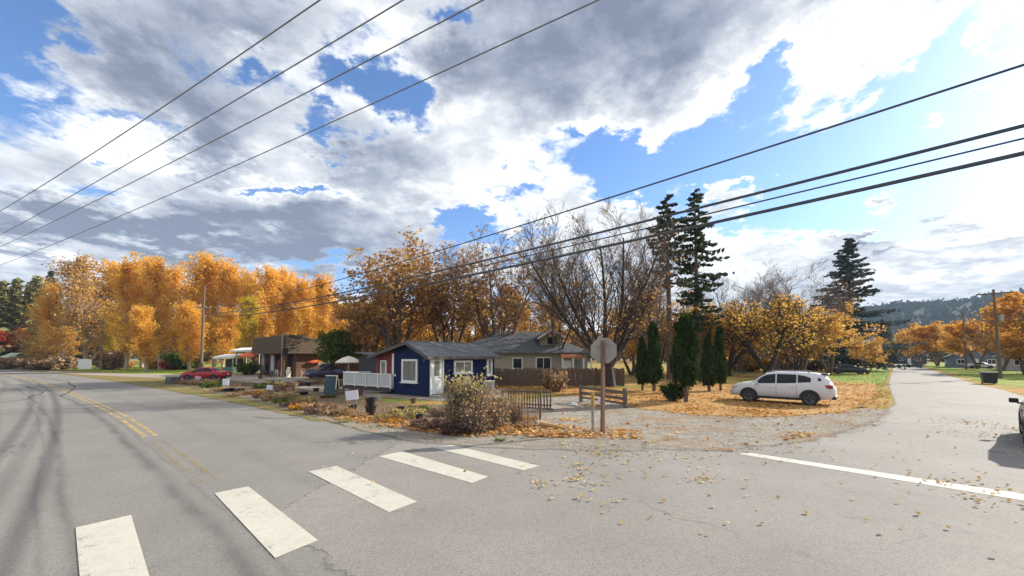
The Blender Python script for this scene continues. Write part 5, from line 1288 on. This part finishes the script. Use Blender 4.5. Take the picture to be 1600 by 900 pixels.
# right side of the side street
for (px, py, Y, T, w, lab) in [(1436, 512, 120, T_orange, 1.2, 'orange tree farthest up the side street'), (1462, 502, 110, T_orange, 1.2, 'orange red tree next to the thin far pole'), (1490, 505, 96, T_amber, 1.1, 'amber tree behind the slimmer pole'),
                               (1524, 498, 84, T_orange, 1.2, 'round orange tree beyond the bin'), (1562, 488, 72, T_maple2, 1.1, 'thin russet tree beside the crossarm pole'), (1600, 470, 62, T_bare2, 1.4, 'purple grey bare tree at the right frame edge'),
                               (1598, 512, 56, T_orange, 1.5, 'low orange tree before the pale grey house'), (1420, 520, 160, T_amber, 1.5, 'brown tree over the dark far house'), (1660, 440, 60, T_orange, 1.4, 'tall orange tree at the frame edge behind the crossarm pole')]:
    tree_at(T, lab, px, py, Y, w, group='trees along the side street')
for (px, py, Y, T, w, lab) in [(1388, 508, 190, T_faro, 1.2, 'olive fir at the street end'), (1464, 502, 190, T_faro, 1.2, 'olive fir behind the orange trees'), (1424, 506, 345, T_far, 1.2, 'dark fir farthest up the street'), (1378, 500, 150, T_far, 1.2, 'dark fir between spruce and street')]:
    tree_at(T, lab, px, py, Y, w)
# green tree by the shop
S_green = dict(S_maple, H=5.2, stems=4, splay=.3, r=.10, leaves=7000, spread=.28, leaf=.17, floor=1.4)
T_green = make_tree('green_tree', S_green, 101, Lf_green, M_bark_brown)
tree_at(T_green, 'round green tree right of the brown shop', 530, 514, 46, .85)

# shrubs
def bush(name, seed, H, r, leafm, nstem=14, leaves=1500, leaf=.10, splay=.6, bark=None, floor=.03):
    S = dict(H=H, trunk=.8, stems=nstem, splay=splay, r=.014*H, seg=[5, 4], wob=[.10, .16], up=[.05, .05], end=[.3, .3], n=[6], t0=[.2], ang=[(R(20), R(60))], ratio=[.42], fall=[.3], thin=[.6], leaf_lv=[0, 1], leaves=leaves, spread=.05*H, leaf=leaf, floor=floor)
    return make_tree(name, S, seed, leafm, bark or M_twig)
B_round_y = bush('round_shrub', 201, 2.0, 1, Lf_yellow, 22, 2500, .22, .9)
B_round_r = bush('round_shrub', 202, 2.0, 1, Lf_red, 22, 2500, .22, .9)
B_round_g = bush('round_shrub', 203, 3.0, 1, Lf_green, 22, 3000, .26, .8)
B_round_b = bush('round_shrub', 204, 2.0, 1, Lf_drybrown, 24, 2200, .2, .9)
for (T, px, pb, pt, w, lab) in [(B_round_y, 192, 577, 566, 1.2, 'yellow rounded shrub on the lawn by the bare pole'), (B_round_b, 172, 578, 547, .9, 'reddish brown shrub behind the bare pole'), (B_round_y, 247, 577, 560, 1.1, 'pale yellow shrub beside the red one'),
                                (B_round_r, 268, 578, 563, 1.2, 'rounded red shrub on the lawn'), (B_round_g, 288, 578, 548, 1.2, 'grey green shrub right of the red one'), (B_round_g, 388, 586, 565, 1.2, 'dark green shrub below the orange umbrella'),
                                (B_round_b, 96, 578, 556, 1.2, 'brown thicket bush left of the blank sign'), (B_round_b, 60, 578, 560, 2.0, 'brown thicket bush right of the green hut'), (B_round_b, 8, 577, 556, 1.6, 'brown bush at the hut corner')]:
    at_ground(T, lab, px, pb, pt, w, cat='shrub')
B_tall = bush('tall_shrub', 211, 2.3, 1, Lf_mixed, 38, 1000, .08, .24)
B_dry = bush('dry_shrub', 212, 1.4, 1, Lf_drybrown, 46, 900, .06, .5)
B_low = bush('low_plant', 213, .6, 1, Lf_drybrown, 26, 900, .06, 1.0)
B_lowp = bush('low_plant', 214, .6, 1, Lf_purple, 26, 900, .06, 1.0)
B_lowg = bush('low_plant', 215, .6, 1, Lf_green, 22, 800, .06, .9)
B_lowy = bush('low_plant', 216, .6, 1, Lf_mixed, 22, 800, .06, .9)
B_mum = bush('flower_plant', 217, .5, 1, Lf_orange, 26, 1400, .06, .9)
B_dark = bush('dark_shrub', 218, .7, 1, Lf_purple, 46, 2600, .055, 1.3)
B_evergreen = bush('small_evergreen', 219, 1.2, 1, Lf_thuja, 16, 2200, .08, .45)
at_ground(B_tall, 'tall yellow green shrub in front of the white door', 738, 672, 574, .95, 1, cat='shrub')
at_ground(B_tall, 'second leafy shrub leaning right of the tall one', 715, 672, 580, .7, 3, cat='shrub')
at_ground(B_dry, 'brown dry shrub below the tall yellow green one', 745, 678, 618, 1.05, 1, cat='shrub')
at_ground(B_dry, 'tan dry shrub in the middle of the corner clump', 766, 674, 604, .8, 2, cat='shrub')
at_ground(B_dry, 'russet dry shrub by the metal drum', 778, 668, 604, .65, 4, cat='shrub')
at_ground(B_dry, 'thin brown shrub at the left of the corner clump', 712, 674, 620, .8, 5, cat='shrub')
at_ground(B_dry, 'wiry brown shrub in front of the picket panel', 806, 664, 612, .55, 6, cat='shrub')
for (px, pb, pt, T_, lab) in [(1160, 580, 556, B_round_y, 'golden shrub behind the white SUV bonnet'), (1222, 579, 560, B_round_b, 'brown shrub behind the white SUV roof'), (1262, 578, 560, B_round_y, 'golden shrub behind the white SUV tail'), (1110, 584, 560, B_round_b, 'brown shrub behind the slender arborvitae')]:
    at_ground(T_, lab, px, pb, pt, 1.8, cat='shrub')
at_ground(B_dark, 'dark twiggy mound left of the corner clump', 672, 668, 640, 1.5, 0, cat='shrub')
at_ground(B_dark, 'dark low twiggy plant under the brown dry shrub', 712, 677, 646, 1.3, 2, cat='shrub')
at_ground(B_lowg, 'small green plant beside the picket panel', 802, 658, 634, 1.3, 0, cat='plant')
at_ground(B_lowg, 'tiny green weed on the asphalt edge before the clump', 781, 690, 679, 1.6, 1, cat='plant')
at_ground(B_evergreen, 'small dark evergreen left of the broad arborvitae trunk', 1053, 627, 597, 1.1, 0, cat='shrub')
at_ground(B_round_b, 'orange brown shrub against the board fence', 866, 612, 577, .85, 0, cat='shrub')
at_ground(B_mum, 'orange flowering plant in a dark pot in the bed', 401, 616, 600, 1.6, 0, cat='plant')
beds = [(300, 601, 586, B_low, 'brown tuft plant near the grey crate'), (330, 606, 588, B_lowg, 'upright green plant behind the pole foot'), (287, 600, 588, B_low, 'rusty plant next to the grey crate'), (345, 612, 600, B_low, 'russet mat plant below the white stand sign'),
        (385, 617, 603, B_low, 'brown plant between two shallow pots'), (412, 622, 606, B_lowp, 'plum plant under the tiny tag sign'), (430, 626, 603, B_low, 'wiry brown plant behind the tiny tag sign'), (446, 624, 603, B_lowy, 'yellow green plant in the middle of the bed'),
        (437, 630, 616, B_lowg, 'low green plant in front of the yellow green one'), (452, 636, 620, B_lowp, 'plum plant with a pinkish head'), (468, 640, 620, B_mum, 'amber mounded plant near the road edge'), (488, 640, 620, B_low, 'brown spiky plant beside the amber mound'),
        (500, 646, 622, B_lowp, 'dark plum plant nearest the folding board'), (516, 648, 627, B_low, 'brown seedy plant below the folding board'), (534, 648, 630, B_low, 'tan seedy plant left of the tilted sign'), (516, 622, 611, B_lowg, 'bright green tuft at the folding board foot'),
        (560, 652, 638, B_low, 'russet plant between the pots'), (600, 655, 640, B_lowy, 'yellowish low plant right of the stacked pots'), (615, 660, 645, B_mum, 'orange leafy mat in front of the single pot'), (640, 652, 626, B_lowy, 'spindly plant at the corner of the blue house'),
        (655, 645, 625, B_lowg, 'green spindly plant before the house corner'), (478, 628, 612, B_lowy, 'olive plant behind the amber mound'), (365, 620, 607, B_low, 'brown plant at the bed edge below the tray pot'), (690, 650, 628, B_lowp, 'grey plum plant before the doorstep'), (412, 607, 590, B_lowg, 'leafy plant rising from a pot left of the tag sign'), (452, 605, 590, B_low, 'brown plant rising before the cream statue'), (466, 603, 588, B_lowp, 'plum plant in the brown glazed pot'), (428, 604, 588, B_lowy, 'yellowish plants filling the crate in the lot'), (500, 601, 584, B_low, 'brown plants in the dark crate under the umbrella'), (540, 604, 586, B_lowg, 'green plant in the tall black pot'), (320, 602, 584, B_low, 'brown bushy plant in front of the red car'),
        (540, 660, 648, B_lowy, 'straw coloured tuft on the verge below the pots'), (820, 668, 652, B_low, 'brown stalks beside the thin stake')]
for (px, pb, pt, T, lab) in beds: at_ground(T, lab, px, pb, pt - (pb - pt) * .35, 1.25, group='plants in the roadside bed', cat='plant')

# ------------------------------------------------------------------ fallen leaves, grass, distant wood, hills
def inside(P, poly):
    n = len(poly); r = np.zeros(len(P), bool); j = n - 1
    for i in range(n):
        xi, yi = poly[i]; xj, yj = poly[j]
        c = ((yi > P[:, 1]) != (yj > P[:, 1])) & (P[:, 0] < (xj - xi) * (P[:, 1] - yi) / (yj - yi + 1e-12) + xi); r ^= c; j = i
    return r
def scatter(poly, n, seed, clump=0.0):
    g_ = np.random.default_rng(seed); A = np.array(poly); lo, hi = A.min(0), A.max(0)
    P = g_.uniform(lo, hi, (n, 2))
    if clump:
        c = g_.uniform(lo, hi, (max(4, n // 90), 2)); k = g_.integers(0, len(c), n); Q = c[k] + g_.normal(0, clump, (n, 2)); P = np.where(g_.random((n, 1)) < .6, Q, P)
    return P[inside(P, poly)]
def litter(name, polys, seed, size, m, z=.045):
    pts = np.concatenate([scatter(p, n, seed + i, cl) for i, (p, n, cl) in enumerate(polys)])
    g_ = np.random.default_rng(seed); Z = z + np.abs(g_.normal(0, .012, len(pts)))
    me = leaf_mesh(name, np.column_stack([pts, Z]), size, seed, .88, 1.25)
    return tag(link(name, me, m), kind='stuff')
Lf_fall = leafmat('fallen_orange', [(.22, .10, .04), (.44, .20, .06), (.58, .34, .11), (.66, .47, .22)], .2)
Lf_fall_pale = leafmat('fallen_pale', [(.28, .15, .05), (.50, .34, .14), (.60, .48, .28)], .2)
def pebbles(name, polys, seed, size, m):
    pts = np.concatenate([scatter(p, n, seed + i, cl) for i, (p, n, cl) in enumerate(polys)]); n = len(pts); g_ = np.random.default_rng(seed)
    r = size * g_.uniform(.4, 1.5, (n, 1, 1)); o6 = np.array([(1,0,0),(0,1,0),(-1,0,0),(0,-1,0),(0,0,.6),(0,0,-.4)], float)[None] * g_.uniform(.6, 1.2, (n, 6, 1))
    a = g_.uniform(0, 6.28, n); c_, s_ = np.cos(a), np.sin(a); v = o6 * r; x = v[:, :, 0]*c_[:, None] - v[:, :, 1]*s_[:, None]; y = v[:, :, 0]*s_[:, None] + v[:, :, 1]*c_[:, None]
    V = np.stack([x + pts[:, :1], y + pts[:, 1:], v[:, :, 2] + .02 + r[:, :, 0]*.2], 2)
    tri = np.array([(0,1,4),(1,2,4),(2,3,4),(3,0,4)]); Fc = (tri[None] + 6*np.arange(n)[:, None, None]).reshape(-1)
    me = bpy.data.meshes.new(name); me.vertices.add(6*n); me.vertices.foreach_set('co', V.ravel()); me.loops.add(12*n); me.loops.foreach_set('vertex_index', Fc.astype(np.int32))
    me.polygons.add(4*n); me.polygons.foreach_set('loop_start', np.arange(0, 12*n, 3, dtype=np.int32)); me.polygons.foreach_set('loop_total', np.full(4*n, 3, dtype=np.int32)); me.update(calc_edges=True)
    return tag(link(name, me, m), kind='stuff')
Lf_stone = leafmat('loose_stone', [(.12, .105, .088), (.26, .235, .20), (.46, .43, .38)], 0.0)
pebbles('loose_gravel', [(GP([(640, 692), (760, 702), (900, 706), (1050, 709), (1150, 711), (1300, 692), (1405, 655), (1330, 632), (1050, 627), (905, 617), (830, 622), (760, 650)]), 22000, .5), (GP([(380, 622), (470, 648), (640, 692), (850, 706), (1020, 708), (1000, 684), (780, 674), (560, 650), (420, 620)]), 9000, .4)], 970, .019, Lf_stone)
litter('fallen_leaves', [(GP([(985, 640), (1130, 655), (1250, 655), (1390, 640), (1392, 600), (1180, 596), (1000, 606), (850, 604), (855, 616), (930, 618)]), 17000, .7),
                         (GP([(520, 655), (640, 674), (720, 684), (830, 684), (1010, 688), (1000, 672), (850, 664), (700, 668), (560, 650)]), 5200, .5),
                         (GP([(380, 618), (470, 640), (560, 660), (660, 678), (640, 662), (540, 645), (450, 624), (380, 608)]), 6000, .3),
                         (GP([(780, 640), (985, 612), (1390, 660), (1150, 708), (800, 700)]), 1500, .35)], 900, .10, Lf_fall)
litter('verge_leaves', [(GP([(765, 609), (905, 608), (930, 600), (770, 597)]), 9000, .6), (GP([(240, 597), (300, 608), (380, 622), (470, 647), (560, 672), (640, 690), (640, 668), (560, 650), (470, 628), (380, 609), (262, 592)]), 7000, .4), (GP([(300, 600), (400, 616), (520, 640), (660, 668), (830, 678), (840, 650), (700, 634), (560, 630), (420, 606)]), 5000, .5)], 915, .085, Lf_brown)
litter('scattered_road_leaves', [(GP([(700, 705), (1150, 708), (1390, 660), (1600, 640), (1620, 890), (1000, 890), (820, 760)]), 1500, .6), (GP([(350, 640), (640, 695), (850, 735), (700, 800), (400, 700)]), 70, 0), (GP([(860, 705), (1130, 712), (1130, 760), (900, 760)]), 170, .2)], 930, .06, Lf_fall_pale, .035)

def grass(name, polys, seed, h, m):
    pts = np.concatenate([scatter(p, n, seed + i, cl) for i, (p, n, cl) in enumerate(polys)]); n = len(pts)
    g_ = np.random.default_rng(seed); a = g_.uniform(0, 6.28, n); hh = h * g_.uniform(.4, 1.3, n); w = .018 * (hh / .15) ** .5; ln = g_.normal(0, .4, (n, 2)) * hh[:, None]
    v = np.empty((n, 3, 3)); d = np.column_stack([np.cos(a), np.sin(a)]) * w[:, None]
    v[:, 0, :2] = pts - d; v[:, 1, :2] = pts + d; v[:, 2, :2] = pts + ln; v[:, :2, 2] = .01; v[:, 2, 2] = hh
    me = bpy.data.meshes.new(name); me.vertices.add(3*n); me.vertices.foreach_set('co', v.ravel()); me.loops.add(3*n); me.loops.foreach_set('vertex_index', np.arange(3*n, dtype=np.int32))
    me.polygons.add(n); me.polygons.foreach_set('loop_start', np.arange(0, 3*n, 3, dtype=np.int32)); me.polygons.foreach_set('loop_total', np.full(n, 3, dtype=np.int32)); me.update(calc_edges=True)
    return tag(link(name, me, m), kind='stuff')
Gr_dry = leafmat('grass_dry', [(.11, .14, .035), (.26, .23, .07), (.42, .34, .14)], .3)
Gr_stalk = leafmat('stalks_dry', [(.12, .07, .035), (.24, .14, .07), (.38, .26, .14)], .25)
grass('dry_stalks', [(GP([(275, 594), (320, 604), (400, 621), (500, 647), (600, 663), (690, 676), (840, 680), (850, 650), (760, 634), (650, 640), (560, 630), (470, 612), (380, 600), (300, 591)]), 9000, .35)], 955, .30, Gr_stalk)
Gr_green = leafmat('grass_green', [(.07, .12, .02), (.13, .19, .03), (.24, .25, .06)], .3)
grass('verge_grass', [(GP([(240, 598), (300, 609), (380, 623), (470, 647), (560, 672), (560, 652), (470, 630), (380, 610), (300, 599), (262, 593)]), 26000, .4), (GP([(250, 597), (320, 612), (400, 627), (500, 655), (640, 684), (640, 672), (520, 646), (420, 618), (330, 600), (262, 592)]), 15000, .3)], 950, .13, Gr_dry)
grass('lawn_grass', [(GP([(55, 580), (300, 583.5), (300, 574), (60, 573)]), 16000, 0), (GP([(1285, 592), (1385, 604), (1392, 580), (1310, 577)]), 6000, 0), (GP([(1440, 574), (1530, 598), (1600, 596), (1600, 580), (1450, 570)]), 4000, 0)], 960, .22, Gr_green)

# distant wood that closes the view behind everything
g_ = np.random.default_rng(5); cs = []; sz = []
for i in range(420):
    az = g_.uniform(-1.25, 1.25); dd = g_.uniform(170, 330); x, y = dd*math.sin(az), dd*math.cos(az)
    if abs(az - .785) < .10 and dd < 330: continue
    if y < 60: continue
    h = g_.uniform(10, 19); r = h*g_.uniform(.22, .36); n = 110
    p = g_.normal(size=(n, 3)); p /= np.linalg.norm(p, axis=1, keepdims=True); p *= g_.uniform(.5, 1, (n, 1)) ** .5
    cs.append(p*np.array([r, r, h*.48]) + np.array([x, y, h*.52])); sz.append(np.full(n, h*.13))
Lf_wood = leafmat('distant_foliage', [(.05, .06, .03), (.14, .10, .04), (.26, .14, .045), (.36, .18, .04)], .3)
tag(link('distant_wood', leaf_mesh('distant_wood', np.concatenate(cs), np.concatenate(sz), 6), Lf_wood), kind='stuff')

def hills():
    na, nr = 260, 26; vs, fs = [], []
    g2 = np.random.default_rng(8); ph = g2.uniform(0, 6.28, 12)
    for i in range(na):
        az = -1.5 + 3.0 * i / (na - 1)
        prof = 62 + 52 * (1 / (1 + math.exp(-(az - .52) * 9))) + 9*math.sin(az*5 + 1) + 4*math.sin(az*17 + .5) + 2.5*math.sin(az*41 + 2)
        for j in range(nr):
            t = j / (nr - 1); dd = 620 + 760 * t
            s_ = math.sin(min(1, t * 1.25) * math.pi / 2) ** 1.4
            z = prof * s_ * (dd / 1300) * 1.15 + 3.2*math.sin(az*90 + j*2.1)*s_ + 3*math.sin(az*160 - j*1.3)*s_ - 1.5
            vs.append((dd*math.sin(az), dd*math.cos(az), z))
    for i in range(na - 1):
        for j in range(nr - 1): fs.append((i*nr+j, (i+1)*nr+j, (i+1)*nr+j+1, i*nr+j+1))
    me = bpy.data.meshes.new('hills'); me.from_pydata(vs, [], fs); me.shade_smooth()
    m, N, L = newmat('hill_forest')
    a = world_noise(N, L, .05, 6, .7); b_ = world_noise(N, L, .009, 4, .6)
    col = ramp(N, L, a, [(.3, (.012, .02, .018)), (.5, (.022, .032, .026)), (.7, (.034, .042, .032))])
    col = mixn(N, L, smoothn(N, L, b_, .5, .7), col, (.04, .042, .03, 1))
    finish(N, L, col, .95, a, 1.0, 3.0, spec=.05)
    return tag(link('hills', me, m), kind='structure')
hills()
g_ = np.random.default_rng(15); cs = []; sz = []
for i in range(2600):                       # crowns along the hill crest and face
    az = g_.uniform(.25, 1.4); t = g_.uniform(.35, .92); dd = 620 + 760*t
    prof = 62 + 52 * (1 / (1 + math.exp(-(az - .52) * 9))) + 9*math.sin(az*5 + 1) + 4*math.sin(az*17 + .5) + 2.5*math.sin(az*41 + 2)
    z = prof * math.sin(min(1, t*1.25)*math.pi/2)**1.4 * (dd/1300)*1.15
    h = g_.uniform(7, 15); n = 9
    p = g_.normal(size=(n, 3)); cs.append(p*np.array([2.2, 2.2, h*.28]) + np.array([dd*math.sin(az), dd*math.cos(az), z + h*.3])); sz.append(np.full(n, 5.0))
Lf_hill = leafmat('hill_foliage', [(.012, .02, .017), (.02, .03, .024), (.032, .04, .03)], .2)
tag(link('hill_wood', leaf_mesh('hill_wood', np.concatenate(cs), np.concatenate(sz), 16), Lf_hill), kind='stuff')

# ------------------------------------------------------------------ the air
hz = MB().box((0, 500, 99.5), (2990, 2020, 201)).build('haze', None)
tag(hz, kind='stuff')
hm, N, L = newmat('haze_air')
pv_ = N.new('ShaderNodeVolumePrincipled'); pv_.inputs['Density'].default_value = 0.00017; pv_.inputs['Color'].default_value = (.55, .76, 1.0, 1); pv_.inputs['Anisotropy'].default_value = 0.0
ho = N.new('ShaderNodeOutputMaterial'); L.new(pv_.outputs[0], ho.inputs['Volume']); hz.data.materials.append(hm)
